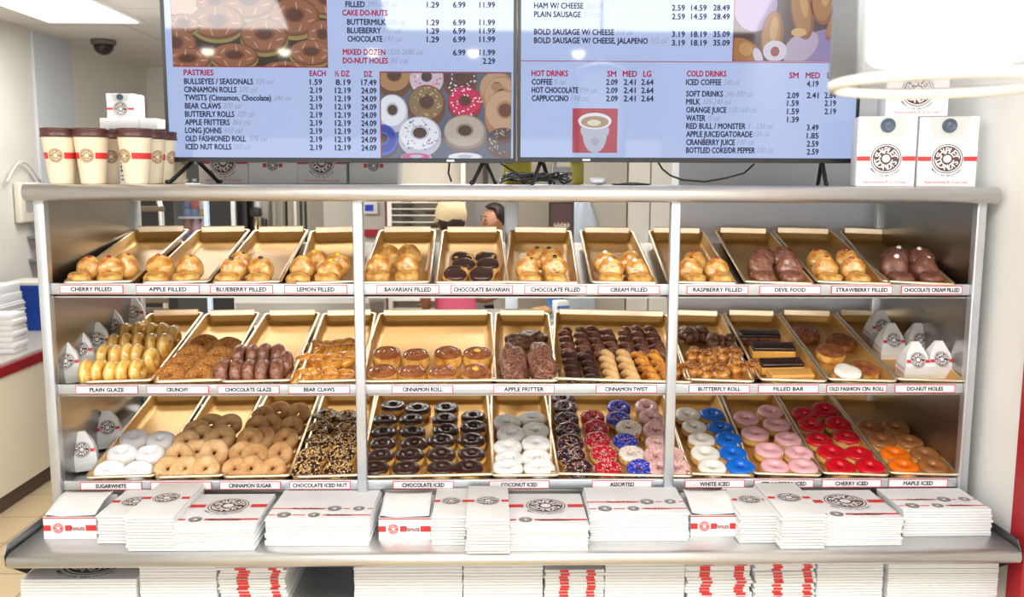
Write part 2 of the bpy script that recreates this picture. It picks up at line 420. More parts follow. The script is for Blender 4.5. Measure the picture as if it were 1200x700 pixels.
# ================================================================== TRAYS
def row_frame(k):
    v = Vector((0, .62, ZR[k] - ZF[k])).normalized(); n = Vector((0, -v.z, v.y))
    return Vector((0, 0, ZF[k])), v, n
def rowhit(k, px, py, h=0.):
    o, v, n = row_frame(k)
    return hit(px, py, o + n * h, n)
TRAYMESH = {}
def tray_mesh(wd, L=.615):
    key = round(wd, 3)
    if key in TRAYMESH: return TRAYMESH[key]
    H = .032; fl = .015; r = .014
    def ring(dx, z, rr):
        pts = []
        x0, x1, y0, y1 = -wd / 2 + dx, wd / 2 - dx, dx, L - dx
        for cx, cy, a0 in ((x1 - rr, y1 - rr, 0), (x0 + rr, y1 - rr, 90), (x0 + rr, y0 + rr, 180), (x1 - rr, y0 + rr, 270)):
            for j in range(5):
                t = rad(a0 + 90 * j / 4); pts.append((cx + rr * cos(t), cy + rr * sin(t), z))
        return pts
    a = MB().loft([ring(.001, H, r), ring(fl * .6, H * .3, r), ring(fl * .85, .001, r), ring(fl * 1.6, 0, r)], gold, False, True)
    # floor
    f = ring(fl * 1.6, 0, r); a.add(f, [tuple(range(len(f)))], gold, True)
    b = ring(fl * .85 - .001, -.0015, r); a.add(b, [tuple(range(len(b)))[::-1]], gold, True)
    c = MB().loft([ring(.001, H - .001, r), ring(-.001, H + .0015, r), ring(-.006, H + .001, r), ring(-.0075, H - .003, r), ring(-.006, H - .005, r)], gold_rim, False, True)
    # rear flange, taller and rolled
    y1 = L - .002
    c.loft([[(x, y1 - .004, H - .006), (x, y1 - .004, H - .004), (x, y1 - .0005, H + .0115), (x, y1 + .003, H + .0135), (x, y1 + .012, H + .009), (x, y1 + .010, H - .006)]
            for x in (-wd / 2 + .012, wd / 2 - .012)], gold_rim, True, False)
    TRAYMESH[key] = (a.mesh('baking_tray'), c.mesh('rim')); return TRAYMESH[key]
def tray(k, r0, r1, fc, label):
    """r0, r1: pixel columns of the rear corners; fc: pixel column of the front centre"""
    o, v, n = row_frame(k)
    yr = {0: 272, 1: 369.5, 2: 463}[k]
    rc = o + v * .60
    A = hit(r0, yr, rc + n * .02, n); B = hit(r1, yr, rc + n * .02, n)
    wd = B.x - A.x
    Fp = hy(fc, {0: 336, 1: 452, 2: 565}[k], .01)
    cx = (A.x + B.x) / 2; ang = math.atan2(cx - Fp.x, .61)
    R = Matrix((Vector((1, 0, 0)), v, n)).transposed().to_4x4()
    a, c = tray_mesh(wd - .006)
    X = Matrix.Translation(o + v * .014 + Vector((Fp.x, 0, 0)) + n * .002) @ R @ Matrix.Rotation(-ang, 4, 'Z')
    t = link('baking_tray', a, None, X); tag(t, label, 'tray', 'gold baking trays on the rack')
    link('rim', c, t)
    return t
TAGS = [
 [(107, 'CHERRY FILLED'), (196.5, 'APPLE FILLED'), (283, 'BLUEBERRY FILLED'), (370, 'LEMON FILLED'), (478, 'BAVARIAN FILLED'), (564.5, 'CHOCOLATE BAVARIAN'),
  (651, 'CHOCOLATE FILLED'), (737, 'CREAM FILLED'), (841, 'RASPBERRY FILLED'), (926, 'DEVIL FOOD'), (1010, 'STRAWBERRY FILLED'), (1092, 'CHOCOLATE CREAM FILLED')],
 [(125, 'PLAIN GLAZE'), (208, 'CRUNCHY'), (291, 'CHOCOLATE GLAZE'), (374, 'BEAR CLAWS'), (495, 'CINNAMON ROLL'), (614, 'APPLE FRITTER'), (734, 'CINNAMON TWIST'),
  (843, 'BUTTERFLY ROLL'), (924, 'FILLED BAR'), (1004, 'OLD FASHION CIN. ROLL'), (1084, 'DO-NUT HOLES')],
 [(130, 'SUGARWHITE'), (212, 'PLAIN SUGAR'), (293, 'CINNAMON SUGAR'), (375, 'CHOCOLATE ICED NUT'), (496, 'CHOCOLATE ICED'), (608.5, 'COCONUT ICED'), (729, 'ASSORTED'),
  (837.6, 'WHITE ICED'), (918.6, 'STRAWBERRY ICED'), (998, 'CHERRY ICED'), (1076, 'MAPLE ICED')]]
TRAYS = [
 [(163, 224, 116), (236, 295, 207), (302, 363, 290), (368, 427, 385), (447, 511, 463), (520, 587, 553), (598, 667, 634), (679, 739, 731), (758, 820, 822), (835, 896, 912), (901, 967, 1000), (978, 1040, 1075)],
 [(180, 240, 140), (245, 306, 222), (314, 376, 301), (381, 441, 388), (446, 576, 500), (581, 642, 615), (650, 779, 728), (780, 842, 843), (847, 907, 929), (911, 972, 1010), (977, 1037, 1090)],
 [(182, 244, 142), (250, 310, 224), (316, 376, 302), (381, 441, 386), (444, 571, 500), (576, 638, 616), (644, 776, 728), (778, 838, 842), (843, 904, 922), (908, 968, 1002), (971, 1032, 1082)]]
TRAYLAB = {0: 'top', 1: 'middle', 2: 'bottom'}
for k in range(3):
    for (px, txt), (r0, r1, fc) in zip(TAGS[k], TRAYS[k]):
        tray(k, r0, r1, fc, 'gold baking tray on the %s shelf behind the %s tag' % (TRAYLAB[k], txt))
for k in range(3):
    t, b = ST[k]
    for px, txt in TAGS[k]:
        yy = {0: 339.5, 1: 455.5, 2: 569 - (px - 100) * .0035}[k]
        P = hy(px, yy, -.0075); hwid = .083; hh = .0115
        X = Matrix.Translation((P.x, -.0062, (t + b) / 2)) @ FACE
        mb = MB().box((-hwid, -hh, 0), (hwid, hh, .0012), tag_red)
        mb.quad(-hwid + .0022, -hh + .0022, hwid - .0022, hh - .0022, white_card, z=.0014)
        o = mb.obj('shelf_tag', None, X)
        tag(o, 'white red-bordered shelf tag reading %s' % txt, 'price tag', 'shelf tags on the rack')
        lt = MB(); wt = min(.0082 * len(txt), .150)
        put_text(lt, txt, -wt / 2, wt / 2, 0, .0105, tag_ink, z=.0018, bold=.055)
        lt.obj('lettering', o)

# ================================================================== PASTRIES
D_gold = dough_mat('golden_fried_dough', (196, 128, 48), (240, 206, 128))
D_yel = dough_mat('yellow_fried_dough', (208, 146, 54), (244, 212, 136))
D_bun = dough_mat('glazed_bun_dough', (188, 114, 38), (244, 210, 140), .0075, .3, .5, (236, 190, 104))
D_sug = mat('sugared_dough', (214, 166, 108), .85, 0, .1, 40, .5, 400, rgb2=(232, 194, 146))
D_cin = mat('cinnamon_sugared_dough', (196, 142, 88), .85, 0, .1, 40, .5, 400, rgb2=(218, 172, 118))
D_choc = mat('chocolate_cake_dough', (104, 60, 44), .5, 0, .1, 40, .5, 120, coat=.3, rgb2=(132, 82, 62))
D_glz = dough_mat('plain_glazed_dough', (222, 160, 60), (250, 222, 150), .004, .25, .7, (242, 200, 108))
D_cglz = mat('chocolate_glazed_dough', (104, 58, 40), .3, 0, .1, 80, .6, 160, coat=.5, rgb2=(160, 108, 84))
D_pow = mat('powdered_sugar', (250, 250, 252), .95, 0, .02, 60, .5, 140)
D_crn = mat('crumb_coating', (150, 86, 30), .8, 0, .3, 190, 1., 420, rgb2=(216, 150, 72))
D_claw = mat('glazed_yeast_pastry', (176, 92, 26), .22, 0, .15, 34, .5, 70, coat=.8, rgb2=(236, 168, 66))
D_roll = mat('cinnamon_glazed_crust', (128, 70, 38), .24, 0, .2, 40, .4, 70, coat=.7, rgb2=(172, 104, 62))
D_frit = mat('dark_fritter_crust', (74, 36, 26), .4, 0, .3, 170, 1., 190, coat=.5, rgb2=(164, 112, 88))
D_fly = mat('butterfly_crust', (122, 62, 26), .25, 0, .25, 60, .8, 110, coat=.8, rgb2=(222, 152, 66))
D_bar = mat('pale_yellow_bar_dough', (228, 176, 84), .45, 0, .1, 30, .2, 60)
D_tan = mat('cinnamon_dusted_dough', (206, 158, 98), .7, 0, .1, 50, .4, 90, rgb2=(224, 182, 124))
def icing(name, rgb, rough=.3): return mat(name, rgb, rough, 0, .05, 30, .15, 60, coat=.3)
I_choc = icing('chocolate_icing', (56, 30, 26)); I_white = icing('white_icing', (246, 240, 228)); I_blue = icing('blue_icing', (12, 108, 214))
I_pink = icing('pink_icing', (240, 182, 186)); I_red = icing('cherry_red_icing', (206, 14, 34)); I_maple = icing('maple_icing', (158, 100, 54))
I_orange = icing('orange_icing', (240, 116, 14)); I_navy = icing('deep_blue_icing', (16, 62, 190)); I_rose = icing('pale_pink_icing', (238, 190, 184))
I_coco = icing('coconut_icing', (246, 244, 240), .6); I_bar = icing('dark_bar_icing', (48, 28, 24), .2); I_mbar = icing('maple_bar_icing', (206, 150, 76), .3)
I_crumb = icing('crimson_icing', (196, 22, 40))
JAM = mat('red_jam', (170, 20, 30), .15, coat=.8); BLU = mat('blueberry_filling', (60, 34, 52), .2, coat=.5); LEM = mat('lemon_filling', (240, 200, 20), .2, coat=.5)
APL = mat('apple_filling', (176, 92, 44), .3, coat=.5); CUS = mat('custard_filling', (232, 186, 70), .25, coat=.5); CRM = mat('white_cream', (250, 248, 244), .4); FUD = mat('fudge_filling', (58, 28, 22), .25, coat=.5)
SPR = [mat('sprinkle_' + n, c, .4) for n, c in (('white', (248, 246, 240)), ('red', (206, 44, 54)), ('blue', (56, 92, 200)), ('yellow', (240, 206, 70)), ('pink', (238, 130, 150)), ('orange', (236, 136, 60)))]
NUT = [mat('chopped_nut', (222, 180, 116), .6), mat('toasted_nut', (190, 138, 78), .6), mat('pale_nut', (238, 206, 150), .6)]
COCO = mat('coconut_flakes', (252, 252, 252), .7)

RM, RX_, RZ_ = .0266, .0162, .0190                     # ring donut: major radius, tube half width, tube half height
def ring_pt(t, p, grow=0., seed=0., amp=.05, fat=False):
    k = 1 + amp * noise.noise(Vector((cos(t) * 1.6 + seed, sin(t) * 1.6, cos(p) * .7)))
    if fat: return Vector(((.0238 + .0182 * cos(p) * k) * cos(t), (.0238 + .0182 * cos(p) * k) * sin(t), .0178 * sin(p) * k))
    r = RM + (RX_ + grow) * math.copysign(abs(cos(p)) ** .8, cos(p)) * k
    z = (RZ_ + grow) * math.copysign(abs(sin(p)) ** .8, sin(p)) * k
    return Vector((r * cos(t), r * sin(t), z))
def ring_mesh(m, seed, U=28, V=14, amp=.07, fat=False):
    mb = MB(); vs = [ring_pt(2 * pi * i / U, 2 * pi * j / V, 0, seed, amp, fat) for i in range(U) for j in range(V)]
    fs = [(i * V + j, ((i + 1) % U) * V + j, ((i + 1) % U) * V + (j + 1) % V, i * V + (j + 1) % V) for i in range(U) for j in range(V)]
    return mb.add(vs, fs, m, True)
def icing_mesh(m, seed, grow=.0018, U=36, low=8., wave=14., amp=.07):
    mb = MB(); V = 10; vs = []; fs = []
    for i in range(U):
        t = 2 * pi * i / U
        wob = wave * noise.noise(Vector((cos(t) * 2.2 + seed, sin(t) * 2.2, 5)))
        a0 = rad(26 - low * 1.1 - wob); a1 = rad(190)
        for j in range(V):
            p = a0 + (a1 - a0) * j / (V - 1)
            g = grow if 0 < j < V - 1 else -.0012
            vs.append(ring_pt(t, p, g, seed, amp))
    for i in range(U):
        for j in range(V - 1):
            k = (i + 1) % U; fs.append((i * V + j, k * V + j, k * V + j + 1, i * V + j + 1))
    return mb.add(vs, fs, m, True)
def ring_frame(t, p, seed, grow):
    P = ring_pt(t, p, grow, seed, .07)
    n = Vector((cos(p) * cos(t), cos(p) * sin(t), sin(p) * RX_ / RZ_)).normalized()
    return P, n
def topping_mesh(seed, kind):
    rnd = random.Random(seed * 13 + len(kind)); mb = MB()
    def place(n):
        t = rnd.uniform(0, 2 * pi); p = rad(rnd.uniform(5, 165)); return ring_frame(t, p, seed, .002)
    if kind.startswith('sprinkle'):
        pal = {'sprinkle_mix': SPR, 'sprinkle_white': [SPR[0], SPR[0], SPR[4]], 'sprinkle_dark': [SPR[0], SPR[4], SPR[5], SPR[2], SPR[0]], 'sprinkle_red': [SPR[0], SPR[1], SPR[0], SPR[4]]}[kind]
        for i in range(150):
            P, n = place(0); a = n.orthogonal().normalized(); b = n.cross(a); q = rnd.uniform(0, 6.28)
            d = a * cos(q) + b * sin(q); e = n.cross(d)
            R = Matrix((d, e, n)).transposed().to_4x4(); R.translation = P
            mb.rbox((-.0026, -.0007, -.0006), (.0026, .0007, .0008), .0006, rnd.choice(pal), R, seg=1)
    elif kind == 'nuts':
        for i in range(190):
            P, n = place(0); s = rnd.uniform(.0016, .0031)
            R = Matrix.Rotation(rnd.uniform(0, 6), 4, (rnd.random(), rnd.random(), rnd.random() + .1)); R.translation = P
            mb.blob(s * 1.3, s, s * .8, rnd.choice(NUT), 5, 4, xf=R)
    else:
        for i in range(150):
            P, n = place(0); a = n.orthogonal().normalized(); b = n.cross(a); q = rnd.uniform(0, 6.28)
            d = a * cos(q) + b * sin(q) + n * rnd.uniform(-.2, .55); d.normalize(); e = n.cross(d).normalized(); g = d.cross(e)
            R = Matrix((d, e, g)).transposed().to_4x4(); R.translation = P
            l = rnd.uniform(.002, .0045); mb.rbox((-l, -.0009, -.0003), (l, .0009, .0005), .0003, COCO, R, seg=1)
    return mb
MC = {}
def cached(key, fn):
    if key not in MC: MC[key] = fn().mesh(key[0])
    return MC[key]
NV = 4
def bun_fn(seed):
    def f(d):
        r = math.hypot(d.x, d.y)
        d = d.copy(); d.z *= 1 - .12 * max(0, 1 - r / .02)           # slight dimple
        d *= 1 + .13 * noise.noise(d * 30 + Vector((seed, 0, 0))) + .05 * noise.noise(d * 80 + Vector((0, seed, 0)))
        w_ = abs(d.z) / .0235
        d.x *= 1 - .07 * math.exp(-(w_ / .22) ** 2); d.y *= 1 - .07 * math.exp(-(w_ / .22) ** 2)   # creased waist
        return d
    return f
def bun_mesh(m, seed, R=.0375, hz_=.0250): return MB().blob(R, R, hz_, m, 32, 20, e=.62, fn=bun_fn(seed))
def spiral_roll(m, seed, R=.040, h=.041, turns=2.6, side=None, smooth=1.):
    """flat-bottomed bun, top wound in a spiral"""
    mb = MB(); U, V = 48, 16; rings = []
    def top(r, t):
        ph = (r / R * turns - t / (2 * pi)) % 1.0
        g = .0042 * (1 - abs(2 * ph - 1)) ** .6 if r < R * .93 else .0025
        return g
    prof = [(R * .55, 0), (R * .86, .001), (R * 1.0, h * .22), (R * 1.05, h * .45), (R * 1.03, h * .66), (R * .985, h * .82)]
    for r, z in prof:
        rings.append([(r * cos(2 * pi * j / U) * (1 + .03 * noise.noise(Vector((cos(2 * pi * j / U), sin(2 * pi * j / U), seed)))), r * sin(2 * pi * j / U), z) for j in range(U)])
    tops = []
    for i in range(V):
        r = R * (.95 - .95 * i / (V - 1)) + .0004
        tops.append([(r * cos(2 * pi * j / U), r * sin(2 * pi * j / U), h * (.90 + .16 * (1 - (r / R) ** 2)) + top(r, 2 * pi * j / U) * smooth) for j in range(U)])
    mb.loft(rings + tops[:1], side or m, False, True)
    mb.loft(tops, m, False, True); mb.add(rings[0], [tuple(range(U))[::-1]], side or m)
    return mb
def twist_mesh(m, seed, L=.20, R=.021, sag=.0, m2=None):
    mb = MB()
    for s in range(2):
        rings = []; n = 34
        for i in range(n):
            u = i / (n - 1); y = (u - .5) * L; a = u * 2 * pi * 2.3 + s * pi + seed
            k = min(1, 3.4 * math.sqrt(max(.0, u * (1 - u))) + .16)
            cx, cz = R * .52 * cos(a), R * .52 * sin(a) * .8
            ring = []
            for j in range(10):
                t = 2 * pi * j / 10
                rr = R * .62 * k * (1 + .08 * noise.noise(Vector((cx * 60 + j, y * 40, seed))))
                ring.append((cx + rr * cos(t), y, cz + rr * sin(t)))
            rings.append(ring)
        mb.loft(rings, m if s == 0 or not m2 else m2, True, True)
    return mb
def claw_mesh(m, seed):
    """fan-shaped pastry: a folded back and four toes"""
    mb = MB(); rnd = random.Random(seed)
    mb.blob(.036, .022, .020, m, 18, 10, .12, 40, seed, .85, TR(0, .022, .0))
    for i in range(4):
        x = -.026 + .0173 * i
        mb.blob(.0125, .034, .0165, m, 12, 10, .12, 60, seed + i, .9, TR(x * 1.05, -.012 - .006 * (i in (1, 2)), -.001) @ Matrix.Rotation(-x * 9, 4, 'Z') @ Matrix.Rotation(rnd.uniform(-.1, .1), 4, 'X'))
    return mb
def butterfly_mesh(m, seed):
    """two spiral wings pinched together in the middle"""
    mb = MB(); rnd = random.Random(seed)
    for s in (-1, 1):
        for i in range(3):
            a = rad(-50 + 50 * i)
            mb.blob(.020, .016, .019 - .002 * i, m, 14, 10, .22, 55, seed + i + s, .9, TR(s * (.016 + .011 * cos(a)), .020 * sin(a), .002 * i) @ Matrix.Rotation(s * a, 4, 'Z'))
        mb.tube([(s * .022 + .013 * (1 - q / 22) * cos(q * .75), .013 * (1 - q / 22) * sin(q * .75), .019 + .0004 * q) for q in range(18)], .0042, m, 6)
    mb.blob(.014, .026, .021, m, 12, 10, .2, 50, seed, .9)
    return mb
def fritter_mesh(m, seed, L=.088, W_=.042, H=.027): return MB().blob(W_, L, H, m, 34, 26, .38, 42, seed, .75)

# ---- build one pastry of each kind, then copies
KIND = {}
def define(kind, cat, parts):
    """parts: list of (name, fn(seed) -> MB, label or None); first is the body"""
    KIND[kind] = (cat, parts)
def iced(kind, dough, ic, top=None, low=8, wave=14):
    parts = [('ring_donut', lambda s: ring_mesh(dough, s), None), ('icing', lambda s: icing_mesh(ic, s, low=low, wave=wave), None)]
    if top: parts.append((('sprinkles' if top.startswith('spr') else 'chopped_nuts' if top == 'nuts' else 'coconut_flakes'), lambda s: topping_mesh(s, top), None))
    define(kind, 'donut', parts)
iced('choc', D_yel, I_choc); iced('white', D_yel, I_white); iced('blue', D_yel, I_blue); iced('pink', D_yel, I_pink); iced('red', D_yel, I_red)
iced('maple', D_yel, I_maple); iced('orange', D_yel, I_orange); iced('nut', D_yel, I_choc, 'nuts', 14); iced('coco', D_yel, I_coco, 'coco', 20)
iced('s_choc', D_yel, I_choc, 'sprinkle_dark', 12); iced('s_red', D_yel, I_crumb, 'sprinkle_red', 12); iced('s_blue', D_yel, I_navy, 'sprinkle_mix', 12)
iced('s_white', D_yel, I_white, 'sprinkle_mix', 12); iced('s_pink', D_yel, I_rose, 'sprinkle_red', 12)
for k_, m_ in (('sugar', D_sug), ('cinsugar', D_cin), ('powder', D_pow), ('glaze', D_glz), ('cglaze', D_cglz)):
    define(k_, 'donut', [('ring_donut', (lambda mm: lambda s: ring_mesh(mm, s, amp=.16, fat=True))(m_), None)])
define('crunchy', 'donut', [('crumb_donut', lambda s: ring_mesh(D_crn, s, U=40, V=18, amp=.09, fat=True), None)])
def filled(kind, dough, dots, cap=None):
    parts = [('filled_donut', lambda s: bun_mesh(dough, s), None)]
    if cap: parts.append(('icing', lambda s: MB().blob(.0365, .0365, .012, cap, 26, 10, .06, 40, s, .8, TR(0, 0, .0135)), None))
    if dots:
        def dm(s):
            rnd = random.Random(s); mb = MB()
            mb.blob(.0078, .0062, .0045, dots, 10, 8, .35, 120, s, xf=TR(rnd.uniform(-.006, .006), .0305, .0185))
            return mb
        parts.append(('filling', dm, None))
    define(kind, 'filled donut', parts)
filled('cherry', D_bun, JAM); filled('apple', D_bun, APL); filled('blueberry', D_bun, BLU); filled('lemon', D_bun, LEM); filled('bavarian', D_bun, CUS)
filled('chocbav', D_bun, None, I_choc); filled('chocfill', D_bun, FUD); filled('cream', D_bun, CRM); filled('raspberry', D_bun, JAM)
filled('devil', D_cglz, None); filled('strawberry', D_bun, JAM); filled('choccream', D_choc, CRM)
define('claw', 'pastry', [('bear_claw', lambda s: claw_mesh(D_claw, s), None)])
define('roll', 'pastry', [('cinnamon_roll', lambda s: spiral_roll(D_bun, s, smooth=.2), None), ('glaze', lambda s: spiral_roll(D_roll, s, R=.0392, h=.0425, turns=2.4), None)])
define('rollcustard', 'pastry', [('cinnamon_roll', lambda s: spiral_roll(D_bun, s, smooth=.2), None), ('glaze', lambda s: spiral_roll(D_roll, s, R=.0392, h=.0425, turns=2.4), None),
       ('filling', lambda s: MB().blob(.011, .009, .004, CUS, 14, 8, .1, 90, s, xf=TR(0, 0, .048)), None)])
define('oldroll', 'pastry', [('cinnamon_roll', lambda s: spiral_roll(D_roll, s, R=.046, h=.032, turns=3.4, side=D_bun), None)])
define('oldrolldark', 'pastry', [('cinnamon_roll', lambda s: spiral_roll(D_roll, s, R=.046, h=.032, turns=3.4, side=D_roll), None)])
define('oldrolliced', 'pastry', [('cinnamon_roll', lambda s: spiral_roll(D_roll, s, R=.046, h=.032, turns=3.4, side=D_bun), None),
       ('icing', lambda s: MB().blob(.043, .040, .010, I_white, 26, 10, .14, 40, s, .7, TR(.002, 0, .036)), None)])
for k_, m_ in (('tw_choc', D_cglz), ('tw_dark', I_choc), ('tw_tan', D_tan), ('tw_glz', D_claw)):
    define(k_, 'pastry', [('twist', (lambda mm: lambda s: twist_mesh(mm, s, m2=None))(m_), None)])
define('fritter', 'pastry', [('apple_fritter', lambda s: fritter_mesh(D_frit, s), None)])
define('fritsmall', 'pastry', [('apple_fritter', lambda s: fritter_mesh(D_frit, s, .030, .046, .022), None)])
define('butterfly', 'pastry', [('butterfly_roll', lambda s: butterfly_mesh(D_fly, s), None)])
define('butterdark', 'pastry', [('butterfly_roll', lambda s: butterfly_mesh(D_frit, s), None)])
def bar(kind, dough, ic, R=.064):
    def lump(mb):
        mb.v = [tuple(Vector(v) * (1 + .05 * noise.noise(Vector(v) * 30))) for v in mb.v]; return mb
    define(kind, 'pastry', [('filled_bar', lambda s: lump(MB().rbox((-R, -.024, -.018), (R, .024, .015), .010, dough, seg=4)), None),
        ('icing', lambda s: lump(MB().rbox((-R * .985, -.0235, .006), (R * .985, .0235, .0205), .006, ic, seg=4)), None)])
bar('bar_choc', D_bar, I_bar); bar('bar_maple', D_bar, I_mbar); bar('bar_dark', D_cglz, I_bar)

REACH = {'tw_choc': .098, 'tw_dark': .098, 'tw_tan': .098, 'tw_glz': .098, 'fritter': .088, 'fritsmall': .04, 'bar_choc': .024, 'bar_maple': .024, 'bar_dark': .024, 'claw': .05, 'glaze': .034, 'cglaze': .036, 'oldroll': .04, 'oldrolliced': .04,
         'cinsugar': .032, 'sugar': .032, 'butterfly': .036}
CNT = 0
def pastry(kind, k, px, py, label, group, tilt=0., yaw=0., spin=None, h=.024, pre=None, back=.55, sc=1., bare=False):
    """px, py: where the middle of its top shows; k: rack row"""
    global CNT; CNT += 1
    cat, parts = KIND[kind]; sd = CNT % NV + 1
    o, v, n = row_frame(k)
    R = Matrix((Vector((1, 0, 0)), v, n)).transposed().to_4x4()
    R = R @ Matrix.Rotation(rad(yaw), 4, 'Z') @ Matrix.Rotation(rad(tilt), 4, 'X')
    if pre is not None: R = R @ pre
    if spin is None: spin = random.uniform(0, 360)
    R = R @ Matrix.Rotation(rad(spin), 4, 'Z')
    sc *= random.uniform(.965, 1.04)
    P = rowhit(k, px, py, h)
    ax = R.to_3x3() @ Vector((0, 0, 1))
    P = P - ax * (.0165 * back)
    lim = .016 + REACH.get(kind, .036) * sc
    if P.y < lim: P = P + v * ((lim - P.y) / v.y)
    R.translation = P
    root = None
    for i, (nm, fn, lb) in enumerate(parts[:1] if bare else parts):
        me = cached((nm, kind, sd), lambda: fn(sd))
        ob = link(nm, me, root, R @ SC(sc) if i == 0 else None)
        if i == 0: root = ob
    tag(root, label, cat, group)
    return root

SIDEW = {1: ['single'], 2: ['left', 'right'], 3: ['left', 'middle', 'right'], 4: ['left', 'second', 'third', 'right'], 5: ['left', 'second', 'middle', 'fourth', 'right'],
         6: ['left', 'second', 'third', 'fourth', 'fifth', 'right'], 7: ['left', 'second', 'third', 'fourth', 'fifth', 'sixth', 'right']}
def columns(desc, kinds, k, cols, where, group, x0, y0, s, **kw):
    """cols: lists of crop points back to front; (cx, cy[, kind[, desc]])"""
    n = len(cols)
    for ci, c in enumerate(cols):
        for ri, q in enumerate(c):
            r = len(c) - ri
            kd = q[2] if len(q) > 2 else kinds
            de = q[3] if len(q) > 3 else desc
            pos = ('frontmost' if r == 1 else 'rearmost' if (ri == 0 and len(c) > 2) else ORD[r] + ' from front')
            lab = '%s, %s, %s column by %s tag' % (de, pos, SIDEW[n][ci], where)
            a = dict(kw)
            for z in ('tilt', 'yaw', 'h', 'spin'):
                if callable(a.get(z)): a[z] = a[z](ci, ri, len(c))
            pastry(kd, k, x0 + q[0] / s, y0 + q[1] / s, lab, group, **a)

def J(a): return random.uniform(-a, a)
# ---- bottom shelf
columns('chocolate iced ring donut', 'choc', 2, [
  [(228, 122), (175, 215), (165, 298), (160, 374), (145, 453), (100, 545)], [(390, 142), (345, 212), (355, 294), (368, 374), (338, 447), (312, 538)],
  [(578, 138), (566, 208), (574, 282), (545, 353), (545, 447), (545, 540)], [(755, 190), (755, 262), (745, 350), (745, 440), (725, 530)]],
  'CHOCOLATE ICED', 'chocolate iced donuts', 420, 455, 5.6, h=.03, tilt=lambda a, b, c: 3 + J(4), sc=.97)
columns('white coconut iced ring donut', 'coco', 2, [[(125, 215), (150, 285), (130, 365), (140, 435), (130, 508)], [(280, 190), (300, 265), (305, 345), (305, 430), (325, 515)]],
  'COCONUT ICED', 'coconut iced donuts', 570, 455, 5.217, h=.03, tilt=lambda a, b, c: 8 + J(5), sc=.99)
wp, pb, pk = 's_white', 's_blue', 's_pink'
WP, PB, PK = 'white iced donut with bright sprinkles', 'blue iced donut with sprinkles', 'pink iced donut with sprinkles'
columns('sprinkled donut', 's_choc', 2, [
  [(x, y, 's_choc', 'chocolate iced donut with sprinkles') for x, y in ((470, 68), (480, 122), (490, 195), (500, 262), (515, 338), (518, 415), (565, 505))],
  [(x, y, 's_red', 'crimson iced donut with sprinkles') for x, y in ((650, 180), (672, 246), (680, 318), (717, 402), (745, 500))],
  [(810, 122, pb, PB), (808, 190, pb, PB), (870, 248, wp, WP), (850, 328, pb, PB), (890, 405, wp, WP), (940, 500, pb, PB)],
  [(x, y, pk, PK) for x, y in ((980, 118), (1005, 185), (1035, 262), (1050, 340), (1045, 420), (1068, 505))]],
  'ASSORTED', 'sprinkled donuts', 570, 455, 5.217, h=.03, tilt=lambda a, b, c: 14 + J(5), sc=.93)
pastry('s_pink', 2, 570 + 1165 / 5.217, 455 + 500 / 5.217, 'pink sprinkled donut showing just right of the steel post by the ASSORTED tag', 'sprinkled donuts', tilt=14, h=.03, sc=.93)
pastry('s_pink', 2, 570 + 1128 / 5.217, 455 + 415 / 5.217, 'pink sprinkled donut half hidden behind the steel post left of white iced donuts', 'sprinkled donuts', tilt=14, h=.03, sc=.93)
columns('white iced ring donut', 'white', 2, [
  [(145, 180), (190, 260), (235, 346), (260, 437), (305, 530)],
  [(x, y, 'blue', 'bright blue iced ring donut') for x, y in ((305, 177), (358, 268), (413, 346), (440, 436), (497, 537))]],
  'WHITE ICED', 'white and blue iced donuts', 780, 455, 5.6, h=.03, tilt=lambda a, b, c: 7 + J(3), sc=.97)
columns('pale pink iced ring donut', 'pink', 2, [[(530, 205), (585, 307), (680, 417), (717, 522)], [(685, 162), (727, 248), (805, 342), (875, 435), (912, 537)]],
  'STRAWBERRY ICED', 'pink iced donuts', 780, 455, 5.6, h=.03, tilt=lambda a, b, c: 7 + J(3), sc=.97)
columns('cherry red iced ring donut', 'red', 2, [[(15, 180), (58, 248), (108, 345), (195, 430), (250, 525)], [(150, 150), (235, 242), (290, 327), (372, 437), (450, 530)]],
  'CHERRY ICED', 'red iced donuts', 940, 455, 5.6, h=.03, tilt=lambda a, b, c: 9 + J(4), sc=.98)
columns('tan maple iced ring donut', 'maple', 2, [[(440, 265), (522, 350), (610, 440, 'orange', 'bright orange iced ring donut'), (680, 537, 'orange', 'bright orange iced ring donut')],
  [(615, 267), (700, 357), (805, 442), (872, 537)]], 'MAPLE ICED', 'maple and orange iced donuts', 940, 455, 5.6, h=.03, tilt=lambda a, b, c: 7 + J(3), sc=.98)
columns('chocolate donut covered in chopped nuts', 'nut', 2, [[(735, 190), (705, 270), (695, 355), (645, 450), (605, 547)], [(880, 195), (885, 270), (872, 352), (840, 440), (815, 553)]],
  'CHOCOLATE ICED NUT', 'nut covered donuts', 250, 455, 5.6, h=.03, tilt=lambda a, b, c: 6 + J(4), sc=.97)
columns('cinnamon sugar ring donut leaning back', 'cinsugar', 2, [[(325, 182), (285, 255), (240, 340), (190, 430), (135, 545)], [(432, 157), (372, 245), (320, 325), (270, 440), (240, 535)],
  [(555, 168), (510, 255), (470, 335), (430, 430), (385, 535)]], 'CINNAMON SUGAR', 'cinnamon sugar donuts', 250, 455, 5.6, h=.036, tilt=lambda a, b, c: 42 + J(8), yaw=lambda a, b, c: -8 + J(10), sc=.95, back=.3)
columns('plain sugared ring donut leaning back', 'sugar', 2, [[(890, 278), (830, 350), (780, 445), (700, 545)], [(990, 238), (930, 320), (900, 415), (812, 535)], [(1110, 240), (1058, 322), (1012, 425), (950, 535)]],
  'PLAIN SUGAR', 'plain sugar donuts', 70, 455, 5.6, h=.036, tilt=lambda a, b, c: 40 + J(8), yaw=lambda a, b, c: J(10), sc=.97, back=.3)
